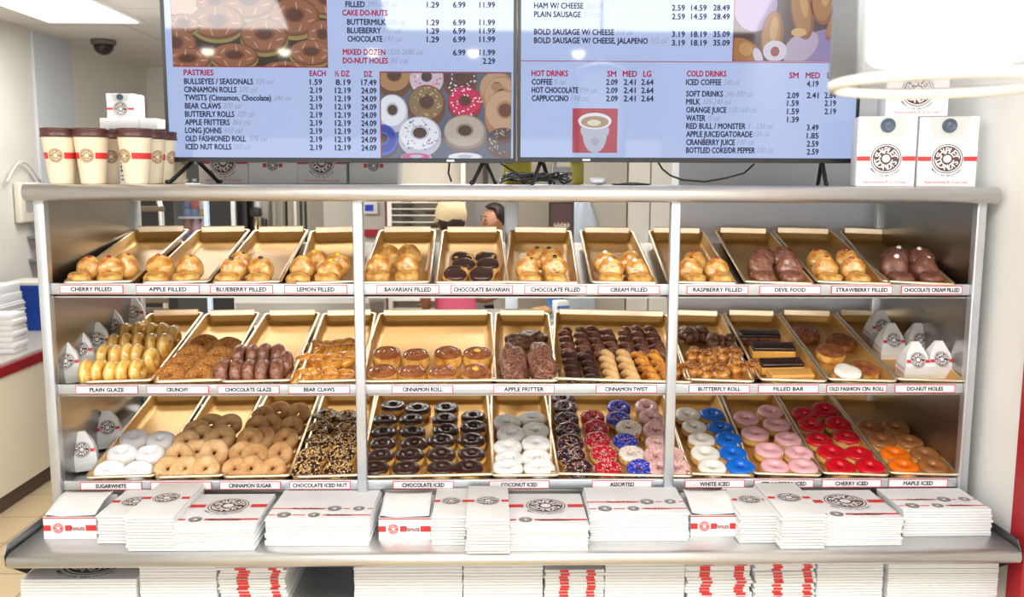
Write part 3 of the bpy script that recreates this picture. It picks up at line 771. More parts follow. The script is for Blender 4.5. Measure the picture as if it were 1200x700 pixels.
columns('white powdered ring donut', 'powder', 2, [[(485, 325), (405, 425), (322, 535)], [(660, 338), (592, 425), (510, 537)]], 'SUGARWHITE', 'powdered donuts', 70, 455, 5.6, h=.03, tilt=lambda a, b, c: 12, sc=1.05)
# ---- middle shelf
EDGE = Matrix.Rotation(rad(90), 4, 'Y')
columns('glazed ring donut standing on edge', 'glaze', 1, [[(515, 245), (432, 325), (362, 402), (245, 510)], [(600, 240), (515, 318), (445, 405), (335, 505)], [(690, 245), (600, 312), (522, 395), (420, 510)],
  [(765, 243), (692, 318), (592, 395), (500, 508)], [(840, 260), (780, 322), (685, 425), (590, 500)]], 'PLAIN GLAZE', 'plain glazed donuts', 60, 350, 5.83, h=.036, tilt=lambda a, b, c: 20 + J(4), pre=EDGE, back=0., yaw=lambda a, b, c: J(5), sc=.9)
columns('crumb coated donut lying flat', 'crunchy', 1, [[(178.6, 53), (163, 66), (150, 78), (137, 91)], [(206, 55.5), (197, 67), (184, 80), (173, 92)]], 'CRUNCHY', 'crunchy donuts', 60, 350, 1.0, h=.03, tilt=lambda a, b, c: 20 + J(5), sc=1.08)
columns('chocolate glazed ring donut standing on edge', 'cglaze', 1, [[(300, 410), (180, 522)], [(388, 405), (275, 520)], [(470, 402), (365, 517)], [(562, 405), (455, 517)], [(615, 460), (550, 517)]],
  'CHOCOLATE GLAZE', 'chocolate glazed donuts', 230, 350, 5.83, h=.036, tilt=lambda a, b, c: 18 + J(4), pre=EDGE, back=0., yaw=lambda a, b, c: J(6), sc=.98)
columns('golden glazed bear claw', 'claw', 1, [[(800, 325), (755, 425), (695, 530)], [(882, 328), (842, 425), (792, 525)], [(955, 322), (915, 420), (885, 528)], [(1030, 318), (1010, 400), (1000, 525)]],
  'BEAR CLAWS', 'bear claws', 230, 350, 5.83, h=.03, tilt=lambda a, b, c: 20 + J(6), spin=0, yaw=lambda a, b, c: J(40), sc=.80)
columns('glossy brown cinnamon roll', 'roll', 1, [[(195, 385), (165, 508)], [(395, 392), (370, 510)], [(612, 385), (575, 512)], [(812, 388, 'rollcustard', 'cinnamon roll with a yellow custard centre'), (800, 505, 'rollcustard', 'cinnamon roll with a yellow custard centre')]],
  'CINNAMON ROLL', 'cinnamon rolls', 420, 350, 5.83, h=.036, tilt=lambda a, b, c: 8 + J(4), back=2.1, sc=1.02)
pastry('fritsmall', 1, 570 + 195 / 5.217, 350 + 250 / 5.217, 'small dark apple fritter at the back left behind the APPLE FRITTER tag', 'apple fritters', spin=0, yaw=15, h=.035)
pastry('fritsmall', 1, 570 + 290 / 5.217, 350 + 232 / 5.217, 'small dark apple fritter at the back right behind the APPLE FRITTER tag', 'apple fritters', spin=0, yaw=-5, h=.02)
pastry('fritter', 1, 570 + 165 / 5.217, 350 + 420 / 5.217, 'large lumpy dark fritter on the left behind the APPLE FRITTER tag', 'apple fritters', spin=0, tilt=16, h=.045)
pastry('fritter', 1, 570 + 350 / 5.217, 350 + 410 / 5.217, 'large lumpy dark fritter on the right behind the APPLE FRITTER tag', 'apple fritters', spin=0, tilt=18, h=.045, yaw=8)
for i, x in enumerate((495, 590, 672, 765, 855, 942, 1035)):
    pastry('tw_choc', 1, 570 + x / 5.217, 350 + (262 + (8 if i in (1, 3) else 0)) / 5.217, 'brown chocolate glazed twist, %s of the back row by CINNAMON TWIST tag' % (['at the left end', 'second from left', 'third from left', 'in the middle', 'third from right', 'second from right', 'at the right end'][i]),
           'twists', spin=0, tilt=8, yaw=J(4), h=.036)
for i, (x, y, kd, de) in enumerate(((530, 440, 'tw_dark', 'dark chocolate twist'), (640, 432, 'tw_dark', 'dark chocolate twist'), (757, 432, 'tw_tan', 'tan cinnamon dusted twist'), (870, 428, 'tw_tan', 'tan cinnamon dusted twist'), (975, 412, 'tw_glz', 'golden glazed twist'), (1060, 410, 'tw_glz', 'golden glazed twist'))):
    pastry(kd, 1, 570 + x / 5.217, 350 + y / 5.217, '%s, %s of the front row by CINNAMON TWIST tag' % (de, ['at the left end', 'second from left', 'third from left', 'third from right', 'second from right', 'at the right end'][i]),
           'twists', spin=0, tilt=6, yaw=J(4) + i * 1.5, h=.032)
columns('lumpy glazed butterfly roll', 'butterfly', 1, [[(200, 235, 'butterdark', 'dark butterfly roll'), (245, 385), (325, 500)], [(385, 285, 'butterdark', 'dark butterfly roll'), (430, 375), (540, 465)]],
  'BUTTERFLY ROLL', 'butterfly rolls', 780, 350, 5.83, h=.03, tilt=lambda a, b, c: 18, spin=0, yaw=lambda a, b, c: J(35), sc=1.08)
pastry('butterfly', 1, 780 + 120 / 5.83, 350 + 480 / 5.83, 'glazed butterfly roll just right of the steel post, left of the butterfly tray', 'butterfly rolls', spin=0, tilt=20, h=.03)
for x, y, kd, lb in ((642, 230, 'bar_dark', 'dark chocolate iced brown bar at the back behind the FILLED BAR tag'), (735, 318, 'bar_choc', 'chocolate iced yellow bar, third from the front behind the FILLED BAR tag'),
                     (792, 425, 'bar_choc', 'chocolate iced yellow bar, second from the front behind the FILLED BAR tag'), (885, 530, 'bar_maple', 'maple iced bar at the front behind the FILLED BAR tag')):
    pastry(kd, 1, 780 + x / 5.83, 350 + y / 5.83, lb, 'filled bars', spin=0, tilt=6, yaw=-2 if y < 400 else 3, h=.045, back=1.2)
for x, y, kd, lb in ((945, 386, 'oldrolldark', 'large dark brown spiral roll at the back behind the OLD FASHION tag'), (987, 396, 'oldrolldark', 'brown spiral roll leaning on its neighbour, second from back, OLD FASHION tray'),
                     (974, 409, 'oldroll', 'golden spiral roll in the middle of the OLD FASHION tray'), (1013, 429, 'oldroll', 'golden spiral roll at the front right behind the OLD FASHION tag'), (994, 436, 'oldrolliced', 'spiral roll topped with white icing behind the OLD FASHION tag')):
    pastry(kd, 1, x, y, lb, 'old fashioned rolls', tilt=12, h=.04, back=2.2, sc=.93)
# ---- top shelf
def parts_of(kind): return KIND[kind][1]
def filled_tray(kind, desc, where, ups, lows, x0, y0, s, lowk=None, group='filled donuts on the top shelf', sc=.92):
    ups = sorted(ups, key=lambda q: q[0]); lows = sorted(lows)
    names = {2: ['on the left', 'on the right'], 3: ['on the left', 'in the middle', 'on the right'], 4: ['on the far left', 'left of centre', 'right of centre', 'on the far right']}
    for i, (x, y) in enumerate(ups):
        # front ones first in height: name by tier
        tier = 'leaning upright' 
        lab = '%s leaning upright %s behind the %s tag' % (desc, names[len(ups)][i], where)
        pastry(kind, 0, x0 + x / s, y0 + y / s, lab, group, tilt=56 + J(7), yaw=J(10), spin=J(14), h=.040, back=.2, sc=sc)
    for i, (x, y) in enumerate(lows):
        pastry(kind, 0, x0 + x / s, y0 + y / s, '%s lying low in front %s behind the %s tag' % (desc, names[len(lows)][i], where), group, tilt=3 + J(3), yaw=J(8), spin=J(20), h=.021, back=0., sc=sc * .95, bare=len(parts_of(kind)) == 2 and i % 2 == 0)
filled_tray('cherry', 'cherry filled donut', 'CHERRY FILLED', [(225, 470), (345, 478), (435, 462)], [(170, 540), (345, 545)], 60, 220, 5)
filled_tray('apple', 'apple filled donut', 'APPLE FILLED', [(637, 472), (808, 474)], [(620, 545), (790, 545)], 60, 220, 5, sc=1.0)
filled_tray('blueberry', 'blueberry filled donut', 'BLUEBERRY FILLED', [(155, 545), (190, 512), (308, 538)], [(125, 605), (290, 605)], 240, 200, 4.667)
filled_tray('lemon', 'lemon filled donut', 'LEMON FILLED', [(532, 535), (615, 500), (685, 555), (725, 518)], [(510, 605), (670, 605)], 240, 200, 4.667, sc=.95)
filled_tray('bavarian', 'custard filled donut', 'BAVARIAN FILLED', [(158, 525), (205, 470), (312, 520), (328, 465)], [(150, 592), (310, 592)], 410, 200, 4.665)
for i, (x, y) in enumerate(((615, 475), (745, 472), (622, 512), (755, 508), (582, 552), (725, 558), (570, 595), (718, 600))):
    pastry('chocbav', 0, 410 + x / 4.665, 200 + y / 4.665, 'chocolate topped donut, %s of the %s column behind the CHOCOLATE BAVARIAN tag' % (['at the back', 'third from the front', 'second from the front', 'at the front'][i // 2], ['left', 'right'][i % 2]),
           'filled donuts on the top shelf', tilt=12, h=.042, back=.8, sc=.9)
filled_tray('chocfill', 'fudge filled donut', 'CHOCOLATE FILLED', [(128, 540), (188, 480), (258, 485), (278, 535)], [(140, 605), (290, 605)], 590, 200, 4.667)
filled_tray('cream', 'cream filled donut', 'CREAM FILLED', [(555, 505), (585, 548), (690, 505), (732, 545)], [(585, 607), (745, 607)], 590, 200, 4.667)
filled_tray('raspberry', 'raspberry filled donut', 'RASPBERRY FILLED', [(190, 535), (225, 488), (345, 530)], [(215, 597), (375, 597)], 770, 210, 5)
filled_tray('devil', 'dark devil food donut', 'DEVIL FOOD', [(605, 515), (615, 470), (740, 470), (772, 520)], [(620, 592), (790, 592)], 770, 210, 5, sc=1.0)
filled_tray('strawberry', 'strawberry filled donut', 'STRAWBERRY FILLED', [(50, 480), (85, 525), (215, 480), (245, 528)], [(110, 597), (275, 597)], 950, 210, 5)
filled_tray('choccream', 'chocolate cream donut', 'CHOCOLATE CREAM FILLED', [(490, 525), (500, 470), (645, 478), (668, 532)], [(530, 597), (700, 597)], 950, 210, 5, sc=1.0)

# ---- little paper sacks of donut holes
def sack_mb():
    mb = MB(); W2, D2 = .034, .026
    def ring(w, d, z, y=0.): return [(-w, y - d, z), (w, y - d, z), (w, y + d, z), (-w, y + d, z)]
    R_ = [ring(W2 * .96, D2, 0), ring(W2 * 1.05, D2 * 1.06, .02), ring(W2 * 1.0, D2, .043), ring(W2 * .80, D2 * .5, .071, .006), ring(W2 * .30, .003, .100, .012)]
    mb.loft(R_, white_paper, True, False); return mb
sack_me = None
def sack(P, R, label, group):
    global sack_me
    if sack_me is None:
        e = MB(); A = Vector((0, -.0262, .044)); B = Vector((0, -.0075, .072)); d = (B - A).normalized()
        X = Matrix((Vector((1, 0, 0)), d, Vector((1, 0, 0)).cross(d))).transposed().to_4x4(); X.translation = A.lerp(B, .52) + X.to_3x3() @ Vector((0, 0, .0016))
        emblem(e, X, .042, False)
        s_ = MB(); Y = X.copy()
        s_.quad(-.031, -.008, -.0205, .000, red_print, X, .0004); s_.quad(.0205, -.008, .031, .000, red_print, X, .0004)
        for zz in (.02, .034):
            s_.quad(-.022, -.001, .022, .001, red_print, TR(-.0357, 0, zz) @ Matrix.Rotation(rad(90), 4, 'X') @ Matrix.Rotation(rad(-90), 4, 'Y'), .0004)
        sack_me = (sack_mb().mesh('paper_sack'), e.mesh('emblem'), s_.mesh('red_stripe'))
    X = R.copy(); X.translation = P; X = X @ SC(1.06)
    o = link('paper_sack', sack_me[0], None, X); tag(o, label, 'paper bag', group)
    link('emblem', sack_me[1], o); link('red_stripe', sack_me[2], o)
def sack_on(k, px, py, yaw, tilt, label, group, h=.0):
    o, v, n = row_frame(k); R = Matrix((Vector((1, 0, 0)), v, n)).transposed().to_4x4()
    sack(rowhit(k, px, py, h), R @ Matrix.Rotation(rad(yaw), 4, 'Z') @ Matrix.Rotation(rad(tilt), 4, 'X'), label, group)
for x, y, lb in ((395, 300, 'at the back left'), (470, 400, 'second from the front in the left column'), (630, 540, 'at the front left'), (650, 400, 'in the middle of the back row'),
                 (750, 380, 'at the back right'), (790, 535, 'in the middle of the front row'), (905, 520, 'at the front right')):
    sack_on(1, 960 + x / 5.835, 350 + y / 5.835, 2, 4, 'white paper sack, %s, by DO-NUT HOLES tag' % lb, 'paper sacks behind the donut holes tag')
for x, y, lb in ((120, 555, 'nearest the front, beside the left steel post'), (215, 470, 'second from the front left of the glazed donuts'), (330, 400, 'third from the front left of the glazed donuts'), (430, 300, 'fourth from the front left of the glazed donuts'), (570, 205, 'at the back against the steel side panel')):
    sack_on(1, 60 + x / 5.83, 350 + y / 5.83, 22, 2, 'white paper sack %s' % lb, 'paper sacks left of the glazed donuts')
for x, y, lb in ((165, 520, 'front'), (330, 370, 'rear')):
    sack_on(2, 70 + x / 5.6, 455 + y / 5.6, 20, 0, '%s of two white paper sacks left of the powdered donuts' % lb, 'paper sacks left of the powdered donuts')

# ================================================================== FLAT BOX / BAG STACKS
def slab(w_, d_, t, m, r=.0016):
    return MB().rbox((-w_ / 2, 0, 0), (w_ / 2, d_, t), min(r, t * .45), m, seg=2)
def print_top(kind, w_, d_, t):
    """printing on the top sheet; y=0 is the front edge"""
    mb = MB(); st = MB(); more = [mb]
    Z = T((0, 0, t + .0004))
    if kind == 'donutbox':
        s = min(w_ * .52, d_ * .62)
        st.quad(-w_ / 2, d_ * .58 - .011, -s * .56, d_ * .58 + .011, red_print, Z); st.quad(s * .56, d_ * .58 - .011, w_ / 2, d_ * .58 + .011, red_print, Z)
        emblem(mb, Z @ T((0, d_ * .58, 0)), s)
        y = .030
        st.quad(-w_ / 2, y - .005, -w_ * .40, y + .005, red_print, Z); st.quad(-w_ * .17, y - .005, w_ / 2, y + .005, red_print, Z)
        more.append(MB()); mini_emblem(more[-1], Z @ T((-w_ * .28, y, 0)), .034)
        put_text(st, 'Make Life Delicious', -w_ * .12, w_ * .28, y, .012, white_card, Z, .0006, shear=.3)
        put_text(st, 'Make Life Delicious', -w_ * .12, w_ * .28, y - .001, .014, red_print, Z, .0003, .03, shear=.3)
    elif kind == 'bigbox':
        for y, a, b, e1, e2 in ((.030, -.5, .5, -.34, -.05), (.075, -.5, .5, .12, .36)):
            e1 *= w_; e2 *= w_
            st.quad(-w_ / 2, y - .003, e1 - .022, y + .003, red_print, Z); st.quad(e1 + .022, y - .003, e2 - .022, y + .003, red_print, Z); st.quad(e2 + .022, y - .003, w_ / 2, y + .003, red_print, Z)
            mini_emblem(more[0] if not more[0].v else more[-1], Z @ T((e1, y, 0)), .036); more.append(MB()); mini_emblem(more[-1], Z @ T((e2, y, 0)), .03); more.append(MB())
            xx = (e2 + .03, e2 + .03 + w_ * .25) if e1 < -.1 * w_ else (e1 - .03 - w_ * .3, e1 - .03)
            put_text(st, 'Make Life Delicious', xx[0], xx[1], y, .012, red_print, Z, .0004, .03, shear=.3)
    elif kind == 'bag':
        s = w_ * .56; y = d_ * .52
        st.quad(-w_ / 2, y - .008, -s * .58, y + .008, red_print, Z); st.quad(s * .58, y - .008, w_ / 2, y + .008, red_print, Z)
        emblem(mb, Z @ T((0, y, 0)), s, False)
    elif kind == 'biglogo':
        s = min(w_ * .55, d_ * .8)
        st.quad(-w_ / 2, d_ * .52 - .014, -s * .58, d_ * .52 + .014, red_print, Z); st.quad(s * .58, d_ * .52 - .014, w_ / 2, d_ * .52 + .014, red_print, Z)
        emblem(mb, Z @ T((0, d_ * .52, 0)), s, ink=mat('black_print', (36, 34, 36), .5))
    return [q for q in more if q.v], st
STK = 0
def stack(px0, px1, pyf, ztop, depth, n, kind, where, zbase=TZ, yaw=0., jit=.003, noun=None, lean=0., fan=0., zpx=None, group=None, side=None, yf=None):
    """px0..px1: width of the front face; pyf: pixel row of its foot on the plane zbase"""
    global STK; STK += 1
    zz = zbase if zpx is None else zpx
    A = hz(px0, pyf, zz); B = hz(px1, pyf, zz)
    if yf is not None: A = hy(px0, pyf, yf); B = hy(px1, pyf, yf)
    wd = B.x - A.x; y0 = (A.y + B.y) / 2; cx = (A.x + B.x) / 2
    t = (ztop - zbase) / n
    m = white_paper if kind == 'bag' or 'bag' in (noun or '') else white_card
    me = slab(wd, depth, t * .9, m, .0022 if m is white_paper else .0012).mesh('flat_carton' if m is white_card else 'flat_bag')
    nm = 'paper_bag' if m is white_paper else 'flat_box'
    base = noun or ('folded white paper bag' if m is white_paper else 'flattened white bakery box')
    rnd = random.Random(STK)
    sm = None
    if side:
        sb = MB()
        for xa, xb in side:
            sb.quad(xa * wd, t * .08, xb * wd, t * .85, red_print, FACE, .0005)
        sm = sb.mesh('red_stripe')
    for i in range(n):
        r = n - i
        pos = 'topmost' if r == 1 else ORD[r] + ' from top'
        X = T((cx + rnd.uniform(-jit, jit), y0 + rnd.uniform(-jit, jit) * .6 + fan * i, zbase + t * i + .0002)) @ Matrix.Rotation(rad(yaw + rnd.uniform(-.3, .3) * jit / .002), 4, 'Z') @ Matrix.Rotation(rad(lean) * i / n, 4, 'X')
        o = link(nm, me, None, X)
        tag(o, '%s, %s, stack %s' % (base, pos, where), 'paper bag' if nm == 'paper_bag' else 'box', group or ('flat bakery boxes and bags on the counter ledge' if zbase > .7 else 'flat bakery boxes and bags under the ledge'))
        if sm: link('red_stripe', sm, o)
        if r == 1 and kind in ('donutbox', 'bigbox', 'bag', 'biglogo'):
            a, b = print_top(kind, wd, depth, t * .9)
            for e_ in a: e_.obj('emblem', o)
            b.obj('red_stripe', o)
def dispenser(px0, px1, pyf, label, lab2):
    A = hz(px0, pyf, TZ); B = hz(px1, pyf, TZ); wd = B.x - A.x; y0 = (A.y + B.y) / 2; cx = (A.x + B.x) / 2
    H = .058; D = .135; t = .003
    b = MB()
    b.box((-wd / 2, 0, 0), (wd / 2, t, H), white_card); b.box((-wd / 2, D - t, 0), (wd / 2, D, H + .012), white_card)
    b.box((-wd / 2, t, 0), (-wd / 2 + t, D - t, H), white_card); b.box((wd / 2 - t, t, 0), (wd / 2, D - t, H), white_card); b.box((-wd / 2 + t, t, 0), (wd / 2 - t, D - t, t), white_card)
    o = b.obj('tissue_box', None, T((cx, y0, TZ + .0002))); tag(o, label, 'box', 'printed tissue boxes on the ledge')
    s = MB(); z = H * .5; Y = FACE
    s.quad(-wd / 2, z - .0075, -wd * .36, z + .0075, red_print, Y, .0006); s.quad(-wd * .09, z - .0075, wd * .03, z + .0075, red_print, Y, .0006); s.quad(wd * .3, z - .0075, wd / 2, z + .0075, red_print, Y, .0006)
    s.quad(-wd / 2, H - .004, wd / 2, H - .001, red_print, Y, .0006)
    s.obj('red_stripe', o)
    e = MB(); mini_emblem(e, Y @ T((-wd * .22, z, .0006)), .027, red_print); put_text(e, 'Donuts', -wd * .02, wd * .28, z, .012, mat('pale_red_print', (226, 120, 116), .5), Y, .0012, .03, shear=.2)
    e.obj('emblem', o)
    # sheets standing out of the top, leaning back
    p = MB(); rings = []
    for i in range(9):
        u = i / 8; y = .006 + .118 * u; zz = H + .001 + .014 * math.sin(u * 1.9) + .008 * u
        rings.append([(x, y, zz + .005 * (abs(x) / (wd / 2)) ** 2 + .0009 * sin(x * 60 + i)) for x in [(-.47 + .94 * j / 10) * wd for j in range(11)]])
    low = [[(x, y, z - .0016) for x, y, z in r] for r in rings]
    vs = [r + l[::-1] for r, l in zip(rings, low)]
    p.loft(vs, white_paper, True, True)
    q = p.obj('tissue_sheets', None, T((cx, y0, TZ + .0002))); tag(q, lab2, 'paper', 'tissue sheets in the printed boxes')
dispenser(52, 113.5, 632, 'white box with red band and emblem at the left end of the ledge', 'white tissue sheets in the box at the left end of the ledge')
dispenser(444, 505, 633, 'white box with red band and emblem below the CHOCOLATE ICED tag', 'white tissue sheets in the box below the CHOCOLATE ICED tag')
dispenser(809, 866, 629.5, 'white box with red band and emblem below the WHITE ICED tag', 'white tissue sheets in the box below the WHITE ICED tag')
stack(115, 172, 638, .838, .19, 9, 'bag', 'below the SUGARWHITE tag', jit=.003)
stack(148, 205, 647, .853, .245, 11, 'bag', 'below the PLAIN SUGAR tag', jit=.003, lean=1)
stack(204, 299, 646, .832, .215, 12, 'donutbox', 'below the CINNAMON SUGAR tag')
stack(311, 433, 640, .832, .225, 11, 'bigbox', 'below the CHOCOLATE ICED NUT tag', yaw=-1)
stack(505, 546, 640, .840, .21, 10, 'bag', 'right of CHOCOLATE ICED tissue box', jit=.003)
stack(546, 597, 650, .853, .245, 11, 'bag', 'below the COCONUT ICED tag', jit=.003)
stack(597, 690, 646, .832, .22, 12, 'donutbox', 'between the COCONUT ICED and ASSORTED tags')
stack(691, 807, 635, .838, .18, 10, 'bigbox', 'below the ASSORTED tag', lean=2)
stack(866, 913, 637, .840, .20, 10, 'bag', 'right of WHITE ICED tissue box', jit=.003)
stack(914, 966, 644, .852, .24, 11, 'bag', 'below the STRAWBERRY ICED tag', jit=.003)
stack(962, 1057, 640, .834, .21, 13, 'donutbox', 'below the CHERRY ICED tag')
stack(1058, 1162, 629, .834, .165, 10, 'bigbox', 'below the MAPLE ICED tag')
# lower shelf stacks: (x0, x1, depth, top, kind ...)
LZ = .6004
def low(px0, px1, ztop, depth, n, kind, where, y=-.205, **kw):
    stack(px0, px1, 690, ztop, depth, n, kind, where, zbase=LZ, yf=y, **kw)
low(24, 160, .672, .20, 9, 'biglogo', 'at the left end under the ledge', jit=.0015)
low(164, 254, .722, .3, 15, 'plain', 'second from left under the ledge', jit=.0008)
low(256, 335, .724, .3, 16, 'plain', 'third from left under the ledge', noun='folded white paper bag', jit=.005, side=[(-.22, -.05), (.28, .4)])
low(415, 542, .708, .3, 13, 'biglogo', 'under the ledge below CHOCOLATE ICED', jit=.001)
low(543, 636, .722, .3, 15, 'plain', 'under the ledge below COCONUT ICED', jit=.0008)
low(638, 708, .690, .28, 11, 'plain', 'under the ledge beside a tan card', noun='folded white paper bag', jit=.003, side=[(-.25, -.1), (.2, .34)])
low(709, 802, .722, .3, 15, 'plain', 'under the ledge below ASSORTED', jit=.0008)
low(804, 880, .708, .28, 13, 'plain', 'under the ledge below WHITE ICED', noun='folded white paper bag', jit=.005, side=[(-.28, -.12), (.25, .4)])
low(884, 955, .706, .28, 13, 'plain', 'under the ledge below STRAWBERRY ICED', noun='folded white paper bag', jit=.005, side=[(-.2, -.05), (.3, .44)])
low(957, 1034, .722, .3, 15, 'plain', 'under the ledge below CHERRY ICED', jit=.0008)
low(1040, 1169, .714, .26, 17, 'bigbox', 'at the right end under the ledge', jit=.0015)
P = hy(665, 664, -.15); Q = hy(706, 690, -.15)
o = MB().rbox((-.045, 0, 0), (.045, .2, .0025), .001, mat('tan_cardboard', (196, 160, 112), .7, 0, .05, 30), seg=1).obj('card', None, T(((P.x + Q.x) / 2, -.17, .6912)) @ Matrix.Rotation(rad(4), 4, 'X'))
tag(o, 'tan cardboard sheet lying on the bags under the ledge below ASSORTED', 'cardboard')
# loose bag flopping over the stack under WHITE ICED
mb = MB(); rings = []
for i in range(12):
    u = i / 11; x = -.075 + .15 * u; z = .716 + .011 * sin(u * 3.1) - .010 * u
    rings.append([(x, -.222 + .01 * u, z), (x, .02, z + .003), (x, .02, z + .006), (x, -.222 + .01 * u, z + .004)])
mb.loft(rings, white_paper, True, False)
q = hy(856, 670, -.2); o = mb.obj('paper_bag', None, T((q.x, 0, .0))); tag(o, 'rumpled white paper bag with red bands, flopped on top under the ledge', 'paper bag')
sb = MB()
for xa, xb in ((-.045, -.03), (.035, .05)):
    rr = []
    for i in range(6):
        x = xa + (xb - xa) * i / 5; u = (x + .075) / .15; z = .716 + .011 * sin(u * 3.1) - .010 * u
        rr.append([(x, -.2235 + .01 * u, z - .0005), (x, -.2235 + .01 * u, z + .0046), (x, .01, z + .0072)])
    sb.loft(rr, red_print, False, False, closed=False)
sb.obj('red_stripe', o, None)
bpy.data.objects[sb and COL.objects[-1].name].matrix_basis = T((0, 0, 0))

# ================================================================== ON TOP OF THE RACK
TOPZ = 1.6604
def coffee_cup(px, pyb, y, label, rot=0.):
    P = hy(px, pyb, y); H = .127
    cream = mat('cream_cup_paper', (236, 222, 194), .5, 0, .02, 20)
    m = MB().lathe([(0, 0), (.0285, 0), (.0300, .003), (.0435, H), (.0445, H + .002), (.0, H + .002)], cream, 40)
    o = m.obj('paper_cup', None, T((P.x, y, TOPZ)) @ Matrix.Rotation(rot, 4, 'Z')); tag(o, label, 'coffee cup', 'paper coffee cups on the rack')
    MB().lathe([(.0435, H - .006), (.0462, H - .006), (.0465, H - .002), (.0455, H + .001), (.0448, H + .010), (.0462, H + .012), (.0455, H + .017), (.041, H + .0175), (.039, H + .012), (0, H + .012)],
               mat('brown_cup_lid', (84, 48, 44), .35, 0, .03, 20), 40, cap=False).obj('lid', o)
    def rr(z): return .0300 + (.0435 - .0300) * (z - .003) / (H - .003) + .0004
    b = MB(); zc = .073
    def wrap(mb, vs, fs, mm, ex=0.):
        out = []
        for x, yy in vs:
            z = zc + yy; r = rr(z) + ex; t = -pi / 2 + x / rr(zc); out.append((r * cos(t), r * sin(t), z))
        mb.add(out, fs, mm)
    n = 60
    vs = []; fs = []
    for i in range(n + 1):
        x = .021 + (2 * pi * rr(zc) - .042) * i / n; vs += [(x, -.008), (x, .008)]
    for i in range(n): fs.append((2 * i, 2 * i + 2, 2 * i + 3, 2 * i + 1))
    wrap(b, vs, fs, red_print); b.obj('red_band', o)
    e = MB(); f = MB(); mini_emblem(f, Matrix.Identity(4), .036, mat('gold_brown_print', (150, 112, 70), .5), cream)
    for (idx, mi) in zip(f.f, f.m): pass
    e.mats = f.mats; e.f = f.f; e.m = f.m; e.sm = f.sm
    for x, yy, z in f.v:
        zz = zc + yy; r = rr(zz) + .0002 + z * .5; t = -pi / 2 + x / rr(zc); e.v.append((r * cos(t), r * sin(t), zz))
    e.obj('emblem', o)
coffee_cup(72.5, 213, .035, 'cream coffee cup with brown lid at the left end of the rack', .12)
coffee_cup(109.5, 213, .035, 'cream coffee cup with brown lid, second from left in the front row', .06)
coffee_cup(160.5, 213, .035, 'cream coffee cup with brown lid, third from left in the front row', -.45)
coffee_cup(130, 212, .14, 'cream coffee cup half hidden behind the second front cup', .5)
coffee_cup(88, 212, .14, 'cream coffee cup behind the two leftmost cups', .9)
coffee_cup(177, 212, .14, 'cream coffee cup behind the third front cup', .9)
coffee_cup(190, 212, .20, 'cream coffee cup close to the left edge of the menu screen', 1.2)
coffee_cup(205, 212, .29, 'cream coffee cup mostly hidden behind the menu screen corner', 1.2)
# little printed card between cups
P = hy(145.5, 213, .095)
o = MB().box((-.010, 0, 0), (.014, .002, .078), white_card).obj('receipt', None, T((P.x, .095, TOPZ))); tag(o, 'narrow white printed slip standing between the coffee cups', 'slip')
tm = MB()
for i, (z, h) in enumerate(((.066, .006), (.056, .004), (.046, .007), (.036, .007), (.022, .003), (.012, .003))):
    tm.box((-.007, -.0006, z - h / 2), (.008 - .003 * (i % 2), -.0002, z + h / 2), mat('dark_print', (60, 60, 66), .6))
tm.obj('printing', o)

# ---- cup cartons
def carton(P, w_, d_, h, label, face='big', cap=False, rot=0., group='white cup cartons on the rack'):
    X = T(P) @ Matrix.Rotation(rot, 4, 'Z')
    o = MB().rbox((-w_ / 2, 0, 0), (w_ / 2, d_, h), .003, white_card, seg=2).obj('cup_carton', None, X); tag(o, label, 'box', group)
    e = MB(); s = MB(); t_ = MB(); Y = FACE
    if face == 'big':
        z = h * .40; d = w_ * .52
        s.quad(-w_ / 2 + .001, z - .006, -d * .52, z + .006, red_print, Y, .0006); s.quad(d * .52, z - .006, w_ / 2 - .001, z + .006, red_print, Y, .0006)
        emblem(e, Y @ T((0, z, .0004)), d)
        put_text(t_, 'Approximately 8, 12 oz Cups', -w_ * .36, w_ * .36, h * .07, .0062, red_print, Y, .0006, .0)
    else:
        z = h * .34; s.quad(-.030, z - .006, -.019, z + .006, red_print, Y, .0006); s.quad(.019, z - .006, .030, z + .006, red_print, Y, .0006)
        mini_emblem(e, Y @ T((0, z, .0004)), .034, mat('grey_print', (90, 90, 88), .5))
    e.obj('emblem', o); s.obj('red_stripe', o)
    if face == 'big': t_.obj('lettering', o)
    if cap:
        f = MB()
        zt, zb = h - .001, h * .70
        a = [(-w_ * .34, -.0015, zt), (w_ * .34, -.0015, zt), (w_ * .25, -.0015, zb), (-w_ * .25, -.0015, zb)]
        b = [(x, .0, z) for x, y, z in a]
        f.loft([a, b], mat('flap_card', (204, 204, 202), .55), True, False); f.obj('flap', o)
        MB().lathe([(0, 0), (.0185, 0), (.0185, .006), (.015, .008), (.013, .005), (.006, .005), (.0035, .006), (0, .006)], mat('grey_blue_cap', (72, 90, 108), .35), 28).obj('screw_cap', o, T((0, -.0016, h * .87)) @ FACE)
    return o
P = hy(1036.5, 217, .05); Q = hy(1003.5, 217, .05); wd = (P.x - Q.x) * 2
carton((P.x, .05, TOPZ), wd - .003, .10, .188, 'white cup carton with blue-grey cap, left of the pair at the right end', cap=True, rot=rad(-13))
P = hy(1108, 217, .05)
carton((P.x, .05, TOPZ), wd - .003, .10, .188, 'white cup carton with dark cap at the right end of the rack', cap=True, rot=rad(-13))
P = hy(1074, 133, .06)
carton((P.x, .06, TOPZ + .1882), .160, .10, .17, 'white cup carton stacked on top of the pair at the right end', rot=rad(-10))
